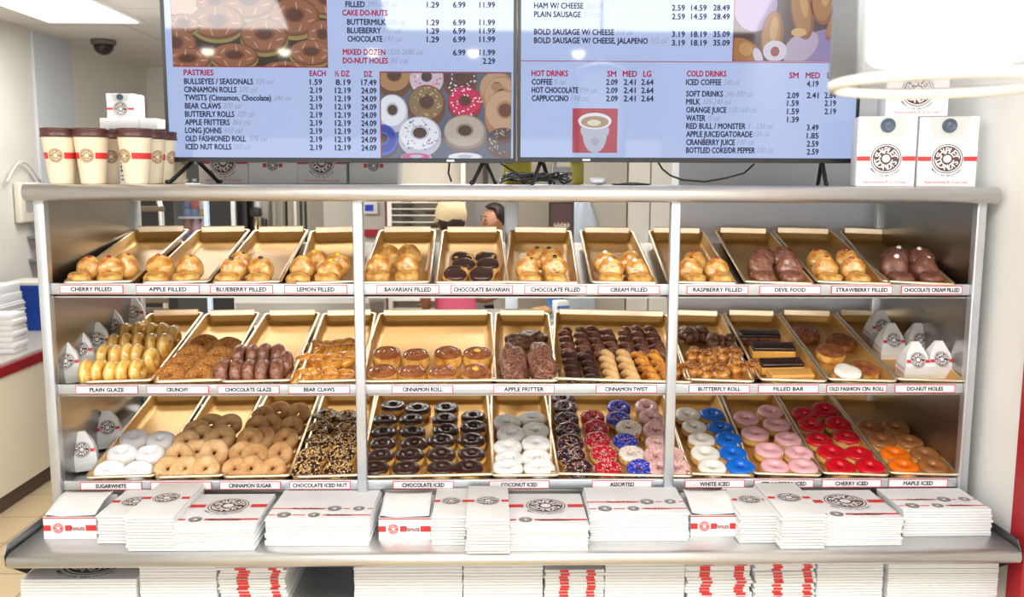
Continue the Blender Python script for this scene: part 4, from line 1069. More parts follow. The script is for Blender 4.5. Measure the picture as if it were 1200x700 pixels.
for px, fc, lb in ((262, 'big', 'leftmost white carton under the left menu screen, large emblem and red lettering'), (320, 'small', 'second white carton under the left menu screen, small emblem between red squares'),
                   (377.5, 'big', 'third white carton under the left menu screen, large emblem and red lettering'), (438, 'small', 'rightmost white carton under the left menu screen, small emblem between red squares')):
    P = hy(px, 213, .42); carton((P.x, .42, TOPZ), .150, .15, .165, lb, fc)

# ---- menu screens
SCR = emis('screen_pale_blue', (184, 203, 247), 1.0); T_dk = emis('screen_text_navy', (58, 60, 92), 1.0); T_rd = emis('screen_text_crimson', (176, 40, 84), 1.0); T_gr = emis('screen_text_grey', (150, 160, 196), 1.0)
T_red = emis('screen_line_red', (168, 36, 70), 1.0)
YS = .205
def screen(px0, px1, label):
    A = hy(px0, 189.5, YS - .0); B = hy(px1, 191.5, YS); w_ = B.x - A.x; zb = (A.z + B.z) / 2; h = w_ * .572
    cx = (A.x + B.x) / 2
    tv = thing('menu_screen', label, 'screen', (cx, YS, zb)); X = T((-cx, -YS, -zb))
    b = .008
    m = MB().rbox((A.x, YS + .001, zb), (B.x, YS + .05, zb + h), .006, black_plastic)
    m.obj('housing', tv, X)
    f = MB()
    f.box((A.x, YS - .006, zb), (B.x, YS + .001, zb + .013), black_plastic); f.box((A.x, YS - .006, zb + h - b), (B.x, YS + .001, zb + h), black_plastic)
    f.box((A.x, YS - .006, zb + .013), (A.x + b, YS + .001, zb + h - b), black_plastic); f.box((B.x - b, YS - .006, zb + .013), (B.x, YS + .001, zb + h - b), black_plastic)
    f.obj('bezel', tv, X)
    MB().box((A.x + b, YS, zb + .013), (B.x - b, YS + .001, zb + h - b), SCR).obj('display', tv, X)
    for sx in (-1, 1):
        x = cx + sx * (w_ / 2 - .07 - (.02 if sx > 0 else 0))
        g = MB()
        g.tube([(x, YS + .025, zb + .01), (x - .03, YS - .10, TOPZ + .006), (x - .034, YS - .115, TOPZ + .006)], .006, black_plastic, 8)
        g.tube([(x, YS + .025, zb + .01), (x + .03, YS + .13, TOPZ + .006), (x + .034, YS + .145, TOPZ + .006)], .006, black_plastic, 8)
        g.obj('foot', tv, X)
    MB().box((cx + w_ * (.3 if px0 < 400 else -.31), YS - .0066, zb + .003), (cx + w_ * (.3 if px0 < 400 else -.31) + .022, YS - .006, zb + .009), mat('logo_grey', (200, 200, 200), .4)).obj('badge', tv, X)
    return tv, X
def sx(px, py, d=.0): P = hy(px, py, YS - d); return P
class Ink:
    def __init__(s, tv, X): s.tv, s.X = tv, X; s.t = MB(); s.p = MB()
    def text(s, txt, x0, x1, y, m=None, h=6.4, shear=0., bold=.05):
        A = sx(x0, y); B = sx(x1, y); sc = (B.x - A.x) / (x1 - x0)
        put_text(s.t, txt, 0, B.x - A.x, 0, h * sc, m or T_dk, TR(A.x, YS - .0008, (A.z + B.z) / 2) @ FACE @ Matrix.Identity(4), 0, bold, shear)
    def cal(s, txt, x0, x1, y): s.text(txt, x0, x1, y, T_gr, 6.2, .3, .0)
    def rect(s, x0, y0, x1, y1, m, d=.0008, mb=None):
        A = sx(x0, y0); B = sx(x1, y1); (mb or s.p).box((min(A.x, B.x), YS - d, min(A.z, B.z)), (max(A.x, B.x), YS - d + .0002, max(A.z, B.z)), m)
    def ell(s, cx, cy, rx, ry, m, d, r0=0., rot=0., clip=None, a0=0., a1=2 * pi):
        A = sx(cx, cy); k = (sx(cx + 10, cy).x - A.x) / 10
        mb = MB(); mb.disc((0, 0), rx * k, ry * k, m, 30, TR(A.x, YS - d, A.z) @ FACE @ Matrix.Rotation(rot, 4, 'Z'), r0=r0, a0=a0, a1=a1)
        if clip:
            P0 = sx(clip[0], clip[1]); P1 = sx(clip[2], clip[3])
            mb.v = [(min(max(x, P0.x), P1.x), y, min(max(z, P1.z), P0.z)) for x, y, z in mb.v]
        s.p.add(mb.v, mb.f, m)
    def done(s): s.p.obj('picture', s.tv, s.X); s.t.obj('lettering', s.tv, s.X)
def em(n, c, k=1.0): return emis('screen_' + n, c, k)
GTOP = [None, None]
def pic_donut(I, cx, cy, rx, ry, top, shade, side, hole, clip, d, spr=None, rot=0.):
    I.ell(cx, cy + ry * .22, rx * 1.0, ry * 1.0, side, d, 0, rot, clip)
    I.ell(cx, cy, rx, ry, shade, d + .00005, 0, rot, clip)
    I.ell(cx - rx * .03, cy - ry * .06, rx * .92, ry * .88, top, d + .0001, 0, rot, clip)
    I.ell(cx, cy - ry * .12, rx * .42, ry * .40, shade, d + .00015, 0, rot, clip)
    if top is GTOP[0]:
        for q in range(7):
            t = q * .9 + cx; I.ell(cx + rx * .68 * cos(t), cy + ry * .62 * sin(t), rx * .16, .8, GTOP[1], d + .00018, 0, t, clip)
    I.ell(cx, cy - ry * .10, rx * .32, ry * .30, hole, d + .0002, 0, rot, clip)
    if spr:
        rnd = random.Random(int(cx * 7 + cy))
        for i in range(46):
            t = rnd.uniform(0, 6.28); q = rnd.uniform(.45, .95)
            x, y = cx + rx * q * cos(t), cy + ry * q * sin(t)
            if clip[0] + 1 < x < clip[2] - 1 and clip[1] + 1 < y < clip[3] - 1:
                I.ell(x, y, rnd.uniform(.8, 1.8), .7, rnd.choice(spr), d + .00025, 0, rnd.uniform(0, 3))
# left screen
tv, X = screen(196.5, 604.5, 'left menu screen with pastry prices and two donut pictures'); I = Ink(tv, X)
I.text('PASTRIES', 215.5, 250, 85, T_rd); I.text('EACH', 363, 381.6, 86, T_rd); I.text('½ DZ', 392.4, 409.5, 86.3, T_rd); I.text('DZ', 427, 436, 86.8, T_rd)
for i, (nm, a, b, cal, c, d_) in enumerate((('BULLSEYES / SEASONALS', 216, 296.5, '320 cal', 299.5, 321), ('CINNAMON ROLLS', 216, 277, '370 cal', 280, 302), ('TWISTS (Cinnamon, Chocolate)', 216.5, 317.5, '240 cal', 320.5, 342),
        ('BEAR CLAWS', 217, 258.6, '370 cal', 261.6, 283.5), ('BUTTERFLY ROLLS', 217, 274.5, '320 cal', 277.5, 299), ('APPLE FRITTERS', 217, 269, '360 cal', 272, 294), ('LONG JOHNS', 217.2, 259.5, '410 cal', 262.5, 284.5),
        ('OLD FASHIONED ROLL', 217.5, 288, '370 cal', 292, 313.5), ('ICED NUT ROLLS', 217.8, 271, '350 cal', 273.6, 294))):
    y = 95.4 + i * 9.58
    I.text(nm, a, b, y); I.cal(cal, c, d_, y)
    I.text('1.59' if i == 0 else '2.19', 363.2, 377.4, y + .8); I.text('8.19' if i == 0 else '12.19', 392.8 if i else 393.5, 411, y + 1); I.text('17.49' if i == 0 else '24.09', 423.6, 441, y + 1.3)
for nm, a, b, y, m_, cal, pr in (('FILLED', 405, 427.5, 5, None, ('290-380 cal', 430, 466), ('1.29', '6.99', '11.99')), ('CAKE DO-NUTS', 401.4, 454, 15, T_rd, None, None), ('BUTTERMILK', 407, 452, 25.8, None, ('360 cal', 454.5, 475.5), ('1.29', '6.99', '11.99')),
        ('BLUEBERRY', 407, 446.4, 35.7, None, ('190 cal', 449, 470.5), ('1.29', '6.99', '11.99')), ('CHOCOLATE', 407.4, 448, 45.6, None, ('190 cal', 450.5, 471.5), ('1.29', '6.99', '11.99')),
        ('MIXED DOZEN', 402, 451.5, 61, T_rd, ('1520-3580 cal', 453.8, 496.5), (None, '6.99', '11.99')), ('DO-NUT HOLES', 402, 454.5, 71, T_rd, ('50 cal', 457, 479), (None, None, '2.29'))):
    I.text(nm, a, b, y, m_)
    if cal: I.cal(*cal, y)
    for p, (u, v_) in zip(pr or (), ((500.3, 514.4), (531, 545.4), (562, 580))):
        if p: I.text(p, u + (4 if p == '2.29' else 0), v_, y + .6)
c1 = (198.8, -20, 384, 78.5)
I.rect(198.5, -20, 384.6, 79.6, T_red, .0006); I.rect(199, -20, 384, 78.2, em('pic_shadow', (58, 46, 40)), .0008)
I.rect(199.2, -20, 236, 17, em('pic_wall', (190, 160, 138)), .0009)
GTOP[1] = em('glaze_glint', (196, 156, 132))
gt, gs, gd, gh = em('glaze_top', (152, 98, 70)), em('glaze_edge', (118, 72, 52)), em('glaze_side', (150, 138, 76)), em('glaze_hole', (88, 50, 40))
GTOP[0] = gt
for cx, cy, rx, ry in ((215, 28, 20, 12), (252, 4, 22, 12), (385, 2, 30, 16), (205, 52, 26, 20), (292, 2, 30, 20), (345, 20, 30, 22), (255, 26, 32, 20), (378, 42, 18, 18), (310, 42, 28, 20), (365, 62, 26, 15), (275, 66, 28, 15), (220, 70, 28, 14), (335, 80, 26, 8)):
    pic_donut(I, cx, cy, rx, ry, gt, gs, gd, gh, c1, .001 + (cx % 7) * .00004 + cy * .00001)
c2 = (446, 85.5, 598.5, 186)
I.rect(444.6, 83.6, 599, 187, T_red, .0006); I.rect(445.6, 84.6, 599, 187, em('tray_grey', (96, 104, 124)), .0008)
sprk = [em('sp_red', (206, 60, 80)), em('sp_blue', (74, 92, 190)), em('sp_white', (240, 240, 248)), em('sp_green', (88, 170, 150)), em('sp_orange', (220, 140, 80))]
brn, tan_ = em('brown', (110, 74, 60)), em('tan', (176, 132, 96)); wh, wg = em('white', (236, 238, 248)), em('whitegrey', (190, 194, 214))
hole = em('hole', (84, 62, 56))
nutc = [em('nutp', (190, 170, 130)), em('nutd', (130, 104, 76)), em('nutl', (214, 200, 166))]
for a in ((462, 90, 21, 20, tan_, brn, brn, hole, None), (500, 92, 20, 20, em('pinkw', (216, 186, 206)), wg, brn, hole, sprk), (539, 92, 20, 20, em('choc', (96, 66, 62)), brn, brn, hole, [sprk[2], sprk[1], sprk[2]]),
          (582, 104, 20, 20, em('tan2', (190, 154, 124)), tan_, tan_, hole, None), (588, 114, 21, 24, em('tan3', (196, 160, 130)), tan_, tan_, hole, None), (592, 132, 24, 26, em('tan4', (200, 166, 136)), tan_, tan_, brn, None),
          (500, 122, 22, 22, em('nutbed', (140, 116, 84)), brn, brn, hole, nutc), (545, 120, 20, 18, em('hotpink', (206, 46, 96)), em('deeppink', (176, 34, 70)), brn, hole, [sprk[2], sprk[2], sprk[0]]),
          (460, 131, 18, 20, wh, wg, wg, hole, None), (545, 155, 25, 20, em('pgrey', (190, 178, 168)), em('pgrey2', (158, 142, 130)), em('pgrey3', (130, 112, 98)), hole, None), (590, 166, 20, 16, em('nut2', (88, 84, 96)), brn, brn, hole, nutc),
          (492, 158, 25, 21, wh, wg, em('whites', (204, 200, 206)), hole, sprk), (449, 164, 17, 18, em('bl', (56, 70, 168)), em('bl2', (70, 110, 220)), brn, hole, None), (488, 184, 18, 5, em('pk', (206, 90, 150)), wg, wg, wg, None), (545, 184, 20, 5, wh, wg, wg, wg, None)):
    pic_donut(I, a[0], a[1], a[2], a[3], a[4], a[5], a[6], a[7], c2, .001 + a[1] * .00001, a[8])
I.done()
# right screen
tv, X = screen(606.5, 1003, 'right menu screen with sausage roll and drinks prices'); I = Ink(tv, X)
I.rect(608, 71.8, 1000, 73.4, T_red, .0009)
for nm, a, b, y, cal, c, d_, pr in (('HAM W/ CHEESE', 626, 683.5, 6.6, '360 cal', 687, 707, ('2.59', '14.59', '28.49')), ('PLAIN SAUSAGE', 626, 680.5, 16.8, '311 cal', 684, 704, ('2.59', '14.59', '28.49')),
        ('BOLD SAUSAGE W/ CHEESE', 626, 719.5, 37.5, '310 cal', 722, 742, ('3.19', '18.19', '35.09')), ('BOLD SAUSAGE W/ CHEESE, JALAPENO', 626, 759, 47.6, '312 cal', 762, 782, ('3.19', '18.19', '35.09'))):
    I.text(nm, a, b, y, T_dk); I.cal(cal, c, d_, y)
    for p, (u, v_) in zip(pr, ((787.5, 802.5), (810, 828), (836, 855))): I.text(p, u, v_, y + 2.6)
I.text('HOT DRINKS', 623, 665.5, 86, T_rd)
for s_, u, v_ in (('SM', 711.6, 722), ('MED', 730, 746.4), ('LG', 754, 763)): I.text(s_, u, v_, 86.6, T_rd)
for i, (nm, b, cal, c, d_) in enumerate((('COFFEE', 647, '5 cal', 650, 663), ('HOT CHOCOLATE', 677.5, '194 cal', 680, 700), ('CAPPUCCINO', 666, '194 cal', 669, 690))):
    y = 96 + i * 9.6; I.text(nm, 623.3, b, y); I.cal(cal, c, d_, y)
    for p, u, v_ in (('2.09', 710.5, 723.6), ('2.41', 731, 744.7), ('2.64', 751.6, 765.6)): I.text(p, u, v_, y + .3)
I.rect(671, 127, 723, 179.4, em('cup_red', (186, 70, 86)), .0009)
I.ell(697, 158, 14, 21, wg, .00095); I.ell(697, 142, 19.5, 9.5, wh, .001); I.rect(679.5, 142, 714.5, 148, wg, .00094); I.ell(697, 153, 16.8, 12, wg, .00096); I.ell(697, 143, 16.2, 6.8, em('latte', (176, 150, 116)), .00105); I.ell(696, 144, 8, 3.6, em('foam', (232, 222, 204)), .0011)
I.ell(697, 166, 5, 5, em('cup_mark', (176, 172, 196)), .0011)
I.text('COLD DRINKS', 805, 851, 86.4, T_rd)
for s_, u, v_ in (('SM', 925, 935.6), ('MED', 944.3, 960.8), ('LG', 969.5, 979)): I.text(s_, u, v_, 88.4, T_rd)
for nm, b, y, cal, c, d_, pr in (('ICED COFFEE', 845, 96.4, '240 cal', 848, 867, (None, '4.19', None)), ('SOFT DRINKS', 847, 110, '240-390 cal', 849.5, 883, ('2.09', '2.41', '2.64')), ('MILK', 820.4, 119.2, '105-240 cal', 824, 857, ('1.59', None, '2.19')),
        ('ORANGE JUICE', 851, 128.8, '110-160 cal', 854, 887, ('1.59', None, '2.19')), ('WATER', 826.4, 138.4, '0 cal', 830, 844, ('1.39', None, None)), ('RED BULL / MONSTER', 873.5, 147.8, '5 - 230 cal', 876, 906, (None, '3.49', None)),
        ('APPLE JUICE/GATORADE', 881.5, 157.3, '130 cal', 883.5, 902, (None, '1.85', None)), ('CRANBERRY JUICE', 861, 166.8, '130 cal', 864, 884, (None, '2.59', None)), ('BOTTLED COKE/DR PEPPER', 884.5, 176.2, '130 cal', 887, 907, (None, '2.59', None))):
    I.text(nm, 804.2, b, y); I.cal(cal, c, d_, y)
    for p, (u, v_) in zip(pr, ((922.4, 936), (945.5, 959), (966.4, 979.5))):
        if p: I.text(p, u, v_, y + 1.8)
c3 = (862.2, -20, 1000, 72)
I.rect(861, -20, 1000, 72.8, T_red, .0006); I.rect(862, -20, 1000, 71.9, em('sausage_shadow', (74, 48, 56)), .0008)
lil, lil2 = em('lilac', (164, 142, 190)), em('lilac2', (140, 124, 176))
I.ell(885, 4, 26, 32, lil, .00085, clip=c3); I.ell(955, 62, 40, 22, lil2, .00085, rot=.5, clip=c3)
bn, bn2, bn3 = em('bun', (168, 116, 66)), em('bun2', (138, 84, 54)), em('bun3', (196, 150, 92))
for cx, cy, rx, ry, rt in ((905, 42, 13, 28, -.08), (940, 14, 13, 32, .2), (965, 2, 15, 26, .05), (872, 62, 24, 15, -.5), (978, 30, 8, 18, -.4)):
    I.ell(cx, cy, rx, ry, bn2, .0010, rot=rt, clip=c3); I.ell(cx - 1, cy - 2, rx * .8, ry * .9, bn, .00105, rot=rt, clip=c3); I.ell(cx + 2, cy - ry * .3, rx * .35, ry * .5, bn3, .0011, rot=rt, clip=c3)
I.ell(908, 60, 14, 12, em('wrap', (206, 200, 220)), .0012, clip=c3); I.ell(908, 60.5, 5.2, 5.8, em('sausage', (150, 58, 66)), .0013, clip=c3)
I.ell(938, 56, 24, 15, em('napkin', (178, 164, 190)), .00092, rot=.7, clip=c3); I.ell(936, 38, 9, 5, em('bunend', (206, 164, 112)), .0012, clip=c3); I.ell(888, 66, 5, 10, em('wrap', (206, 200, 220)), .0012, clip=c3, rot=.4)
I.done()

# cables, yellow packet, wrapped thing on the rack top
mb = MB(); rnd = random.Random(3); pts = []
for i in range(150):
    t = i * .33; pts.append((.068 + .055 * cos(t) + .05 * sin(i * .045), .30 + .05 * sin(t), TOPZ + .004 + .02 * abs(sin(i * .09)) + .003 * (i % 5)))
mb.tube(pts, .0035, black_plastic, 6); o = mb.obj('cable_coil'); tag(o, 'coil of black cable on the rack top under the right menu screen', 'cable')
def wire(pxs, y, label, r=.0028, m=black_plastic, name='cable'):
    o = MB().tube([hy(px, py, y) for px, py in pxs], r, m, 6).obj(name); tag(o, label, 'cable')
wire([(770, 188), (776, 198), (786, 206), (800, 211), (826, 213), (850, 209), (872, 203), (884, 192)], .27, 'thin black cable looping below the middle of the right menu screen')
wire([(584, 190), (600, 200), (613, 207), (624, 209)], .28, 'black cable running down to the coil below the screens')
wire([(527, 188), (525.5, 203), (529, 213)], .26, 'short black cable hanging behind the left menu screen')
yel = mat('yellow_wrapper', (212, 196, 74), .4, 0, .1, 20)
P = hy(606, 212, .5); MB_ = MB().rbox((-.045, 0, 0), (.045, .05, .075), .012, yel); o = MB_.obj('yellow_packet', None, T((P.x, .46, TOPZ))); tag(o, 'yellow packet on the rack top behind the gap between screens', 'packet')
MB().box((-.046, -.001, .02), (.046, .0, .03), mat('olive_print', (120, 112, 40), .5)).obj('band', o)
P = hy(675, 212, .5); o = MB().rbox((-.022, 0, 0), (.022, .05, .085), .010, yel).obj('yellow_bottle', None, T((P.x, .46, TOPZ))); tag(o, 'narrow yellow container on the rack top right of the cable coil', 'container')
MB().lathe([(0, 0), (.012, 0), (.012, .014), (0, .016)], mat('olive_cap', (120, 108, 40), .5), 16).obj('cap', o, T((0, .025, .085)))
P = hy(658, 212, .45); o = MB().box((-.03, 0, .0), (.03, .03, .055), white_card).obj('small_carton', None, T((P.x, .42, TOPZ))); tag(o, 'small white carton on the rack top beside the yellow container', 'box')
MB().box((-.031, -.001, .03), (.031, .0, .038), mat('grey_print2', (150, 150, 150), .5)).obj('printed_band', o)
P = hy(737, 212, .4)
o = MB().lathe([(0, 0), (.055, 0), (.06, .004), (.02, .008), (0, .009)], mat('dark_lid', (66, 56, 52), .4), 28).obj('flat_lid', None, T((P.x, .36, TOPZ))); tag(o, 'flat dark round lid lying on the rack top', 'plate')  # flat round lid, built as a low disc
mb = MB().blob(.028, .02, .012, mat('clear_film', (206, 206, 214), .2), 16, 10, .4, 60, 2); P = hy(700, 210, .3); o = mb.obj('crumpled_wrap', None, T((P.x, .3, TOPZ + .0125))); tag(o, 'crumpled clear wrap beside the cable coil on the rack', 'wrap')

# ================================================================== PENDANT LAMP
pend = thing('pendant_lamp', 'clear glass cylinder pendant lamp with glowing white shade hanging near the camera', 'lamp', (.432, -1.402, 1.775))
glass = mat('clear_glass', (252, 252, 252), .02, trans=1.0)
def thin_glass():
    m = bpy.data.materials.new('thin_clear_glass'); m.use_nodes = True; nt = m.node_tree; nt.nodes.clear()
    out = nt.nodes.new('ShaderNodeOutputMaterial'); tr_ = nt.nodes.new('ShaderNodeBsdfTransparent'); gl = nt.nodes.new('ShaderNodeBsdfGlossy'); mx = nt.nodes.new('ShaderNodeMixShader'); fr_ = nt.nodes.new('ShaderNodeFresnel')
    tl = nt.nodes.new('ShaderNodeBsdfTranslucent'); m2 = nt.nodes.new('ShaderNodeMixShader'); m2.inputs[0].default_value = .24
    tr_.inputs[0].default_value = (.96, .97, .98, 1); gl.inputs['Roughness'].default_value = .05; fr_.inputs[0].default_value = 1.18; tl.inputs[0].default_value = (1, 1, 1, 1)
    nt.links.new(tr_.outputs[0], m2.inputs[1]); nt.links.new(tl.outputs[0], m2.inputs[2])
    nt.links.new(fr_.outputs[0], mx.inputs[0]); nt.links.new(m2.outputs[0], mx.inputs[1]); nt.links.new(gl.outputs[0], mx.inputs[2]); nt.links.new(mx.outputs[0], out.inputs[0])
    return m
thin = thin_glass()
PR = .116
MB().lathe([(PR, 0), (PR + .0035, .004), (PR + .0035, .40), (PR - .0035, .40), (PR - .0035, .004), (PR, 0)], thin, 64, cap=False).obj('glass_cylinder', pend)
MB().lathe([(PR + .002, .0), (PR + .004, .002), (PR + .004, .010), (PR, .012), (PR - .004, .010), (PR - .004, .002), (PR - .002, .0)], mat('polished_glass_edge', (244, 240, 226), .2), 64, cap=False).obj('glass_rim', pend)
MB().lathe([(.0, .030), (.076, .030), (.081, .036), (.081, .36), (.06, .37), (0, .37)], emis('lamp_shade_glow', (255, 253, 248), 3.0, False), 48).obj('lamp_shade', pend)
MB().lathe([(0, .372), (.03, .372), (.112, .388), (.118, .402), (.03, .43), (0, .43)], steel, 48).obj('cap', pend)
MB().tube([(0, 0, .43), (0, 0, .865)], .005, steel, 8).obj('rod', pend)

# ================================================================== KITCHEN AND LEFT SIDE
cream_lam = mat('cream_counter_front', (228, 218, 198), .45, 0, .02, 4)
A = hz(0, 603, 0.0); B = hz(62, 566, 0.0); xf_ = (A.x + B.x) / 2
cn = thing('service_counter', 'long cream fronted counter with dark red edge along the left wall', 'counter', (xf_ - .3, 3.5, 0)); CXI = T((-(xf_ - .3), -3.5, 0))
ctz = hx(25, 421, xf_).z
MB().box((-3.09, 1.2, .09), (xf_, 5.2, ctz - .05), cream_lam).obj('body', cn, CXI)
MB().box((-3.09, 1.25, 0), (xf_ - .02, 5.2, .09), mat('dark_kick', (84, 66, 56), .6)).obj('toe_kick', cn, CXI)
MB().box((-3.09, 1.2, ctz - .05), (xf_ + .015, 5.2, ctz), mat('maroon_counter_edge', (140, 26, 38), .35, 0, .05, 10)).obj('counter_edge', cn, CXI)
MB().box((-3.09, 1.2, ctz), (xf_ - .01, 5.2, ctz + .012), mat('grey_counter_top', (190, 186, 178), .35, 0, .06, 20)).obj('worktop', cn, CXI)
CZ = ctz + .0122
# boxes piled on the counter
def pile(px0, px1, y, zs, labels):
    z = CZ
    for i, (h, off, lb, stripe) in enumerate(zs):
        P, Q = hy(px0, 400, y), hy(px1, 400, y); w_ = Q.x - P.x
        o = MB().rbox((-w_ / 2, 0, 0), (w_ / 2, .3, h), .004, white_card, seg=2).obj('cake_box', None, T(((P.x + Q.x) / 2 + off, y, z))); tag(o, lb, 'box', 'white boxes on the counter by the wall')
        if stripe:
            MB().box((-.02, -.002, h * .35), (w_ / 2 - .02, -.0005, h * .6), red_print).obj('red_stripe', o)
        z += h + .0004
pile(-40, 1, 2.62, [(.035, 0, 'white box at the bottom of the pile on the left counter', 1)] + [(.011, .004 * (i % 3) - .01, 'flat white box, %s above the bottom box of the left counter pile' % ORD[i + 1], 0) for i in range(16)] +
     [(.05, -.02, 'plain white box, second from the top of the left counter pile', 0), (.05, -.03, 'white box with red stripe on top of the left counter pile', 1)], None)
P = hy(-6, 420, 2.35)
for i in range(7):
    o = MB().rbox((-.10, 0, 0), (.10, .14, .03), .003, white_card, seg=1).obj('cake_box', None, T((P.x + .01 * (i % 2), 2.35, CZ + .0304 * i))); tag(o, 'small white box, %s from the bottom of the nearest left counter pile' % ORD[i + 1], 'box', 'white boxes on the counter by the wall')
P = hy(45, 372, 3.2)
bb = thing('blue_bin', 'blue plastic bin standing on the left counter behind the box pile', 'bin', (P.x, 3.2, CZ))
m_blue = mat('blue_plastic', (28, 74, 178), .4, 0, .03, 10)
rg = lambda w_, d_, z: [(-w_, -d_, z), (w_, -d_, z), (w_, d_, z), (-w_, d_, z)]
MB().loft([rg(.11, .09, 0), rg(.125, .10, .26), rg(.135, .11, .262), rg(.135, .11, .28), rg(.12, .10, .28), rg(.10, .085, .01)], m_blue, True, False).obj('tub', bb)
MB().loft([rg(.138, .112, .2802), rg(.138, .112, .296), rg(.12, .1, .302)], mat('pale_lid', (226, 222, 212), .5), True, False).obj('lid', bb)
# telephone on the left wall
P = hx(24, 232, -3.1)
ph = thing('wall_phone', 'cream wall telephone with hanging cord on the left wall', 'telephone', (-3.095, P.y, P.z)); pm = mat('cream_phone_plastic', (222, 216, 200), .4)
MB().rbox((0, -.10, -.16), (.05, .10, .10), .015, pm).obj('base', ph)
MB().rbox((.05, -.09, .03), (.10, .11, .10), .018, pm).obj('handset', ph)
MB().box((.05, -.05, -.09), (.053, .05, -.01), mat('phone_keypad', (170, 166, 156), .5)).obj('keypad', ph)
MB().tube([(.055, .10 + .01 * sin(i * 1.3), -.03 - .024 * i + .0 * i) for i in range(28)], .011, mat('phone_cord', (200, 194, 182), .5), 6).obj('cord', ph)
MB().tube([(.03, -.22 + .42 * i / 14, .10 + .13 * sin(pi * i / 14)) for i in range(15)], .008, mat('clear_ring', (214, 212, 206), .3), 6).obj('wire_loop', ph)
# grey upright rack in the far left behind the phone
P = hy(46, 300, 3.6)
gr = thing('wire_cart', 'grey metal shelf cart behind the counter at the far left', 'cart', (P.x, 3.6, CZ)); gm = mat('grey_cart_metal', (150, 148, 150), .4, .6)
for xx in (-.10, .12):
    MB().tube([(xx, 0, 0), (xx, 0, .92)], .014, gm, 8).obj('post', gr)
for i in range(6): MB().box((-.10, -.02, .08 + .15 * i), (.12, .2, .095 + .15 * i), gm).obj('shelf', gr)

# fridge, right behind the left trays
def slot(px0, px1, y): return hy(px0, 250, y).x, hy(px1, 250, y).x
FY = 2.6
fx0, fx1 = slot(118, 277, FY); ftop = hy(150, 151, FY).z
fr = thing('drinks_fridge', 'black glass door drinks fridge with lit bottles behind the rack', 'fridge', ((fx0 + fx1) / 2, FY, 0)); FX = T((-(fx0 + fx1) / 2, -FY, 0))
blk = mat('black_enamel', (26, 25, 27), .3); 
lx0, lx1 = slot(204, 244, FY)
m = MB()
m.box((fx0, FY + .02, 0), (fx1, FY + .65, .12), blk); m.box((fx0, FY + .02, ftop - .10), (fx1, FY + .65, ftop), blk); m.box((fx0, FY + .6, .12), (fx1, FY + .65, ftop - .1), blk)
m.box((fx0, FY + .02, .12), (lx0, FY + .6, ftop - .1), blk); m.box((lx1, FY + .02, .12), (fx1, FY + .6, ftop - .1), blk)
m.obj('cabinet', fr, FX)
sx0, sx1 = slot(271, 276, FY); MB().box((sx0, FY - .005, .1), (sx1, FY + .02, ftop - .05), steel).obj('door_edge', fr, FX)
MB().box((lx0 + .001, FY + .55, .12), (lx1 - .001, FY + .599, ftop - .1), mat('fridge_liner', (200, 208, 214), .5)).obj('liner', fr, FX)
a, b = slot(237, 244, FY); MB().box((a, FY + .03, .14), (b, FY + .05, ftop - .12), emis('fridge_led_strip', (226, 240, 255), 1.3)).obj('led_strip', fr, FX)
MB().box((lx0, FY, .12), (lx1, FY + .006, ftop - .1), glass).obj('glass_door', fr, FX)
shz = [1.02, 1.27, hy(220, 252, FY + .2).z - .015, 1.76]
for z in shz: MB().box((lx0 + .001, FY + .06, z), (lx1 - .001, FY + .54, z + .012), mat('fridge_shelf', (196, 206, 212), .4)).obj('shelf', fr, FX)
cols = [(70, 110, 170), (196, 206, 214), (214, 176, 66), (160, 84, 60), (120, 170, 90), (210, 150, 170), (90, 130, 190), (220, 220, 226)]
bi = 0
for si, z in enumerate(shz[:3]):
    for j in range(3):
        x = lx0 + .032 + (lx1 - lx0 - .07) * j / 2.4
        c = cols[(si * 3 + j * 2) % 8]; bi += 1
        bt = MB().lathe([(0, 0), (.026, 0), (.028, .006), (.028, .12), (.02, .15), (.011, .17), (.011, .19), (0, .19)], mat('drink_%d' % ((si * 3 + j * 2) % 8), c, .2), 18).obj('drink_bottle', None, T((x, FY + .12, z + .0125)))
        tag(bt, 'drink bottle, %s on the %s shelf of the black fridge' % (['left', 'middle', 'right'][j], ['lower', 'middle', 'upper'][si]), 'bottle', 'bottles in the drinks fridge')
        MB().lathe([(0, 0), (.0125, 0), (.0125, .016), (0, .016)], white_card, 14).obj('cap', bt, T((0, 0, .19)))
        MB().lathe([(.0285, .04), (.0288, .04), (.0288, .095), (.0285, .095)], mat('drink_label_%d' % (bi % 3), [(230, 226, 214), (60, 80, 150), (190, 60, 60)][bi % 3], .5), 18, cap=False).obj('label', bt)
# box and coffee carton on the fridge
P = hy(151, 151, FY + .1)
w_ = slot(119, 186, FY + .1); w_ = w_[1] - w_[0]; hh = hy(150, 139, FY + .1).z - ftop
o = MB().rbox((-w_ / 2, 0, 0), (w_ / 2, .35, hh), .004, white_card, seg=2).obj('cake_box', None, T((P.x, FY + .1, ftop + .0004))); tag(o, 'wide flat white box on top of the black fridge', 'box')
MB().box((w_ * .18, -.001, .0), (w_ * .19, -.0002, hh), mat('box_seam', (170, 168, 164), .6)).obj('side_seam', o)
P = hy(142, 140, FY + .15); w_ = slot(126, 158, FY + .15); w_ = w_[1] - w_[0]
carton((P.x, FY + .15, ftop + hh + .0012), w_, .15, w_ * .9, 'small white carton with dark cap standing on the box above the fridge', 'big', True, 0., 'cartons on the fridge')
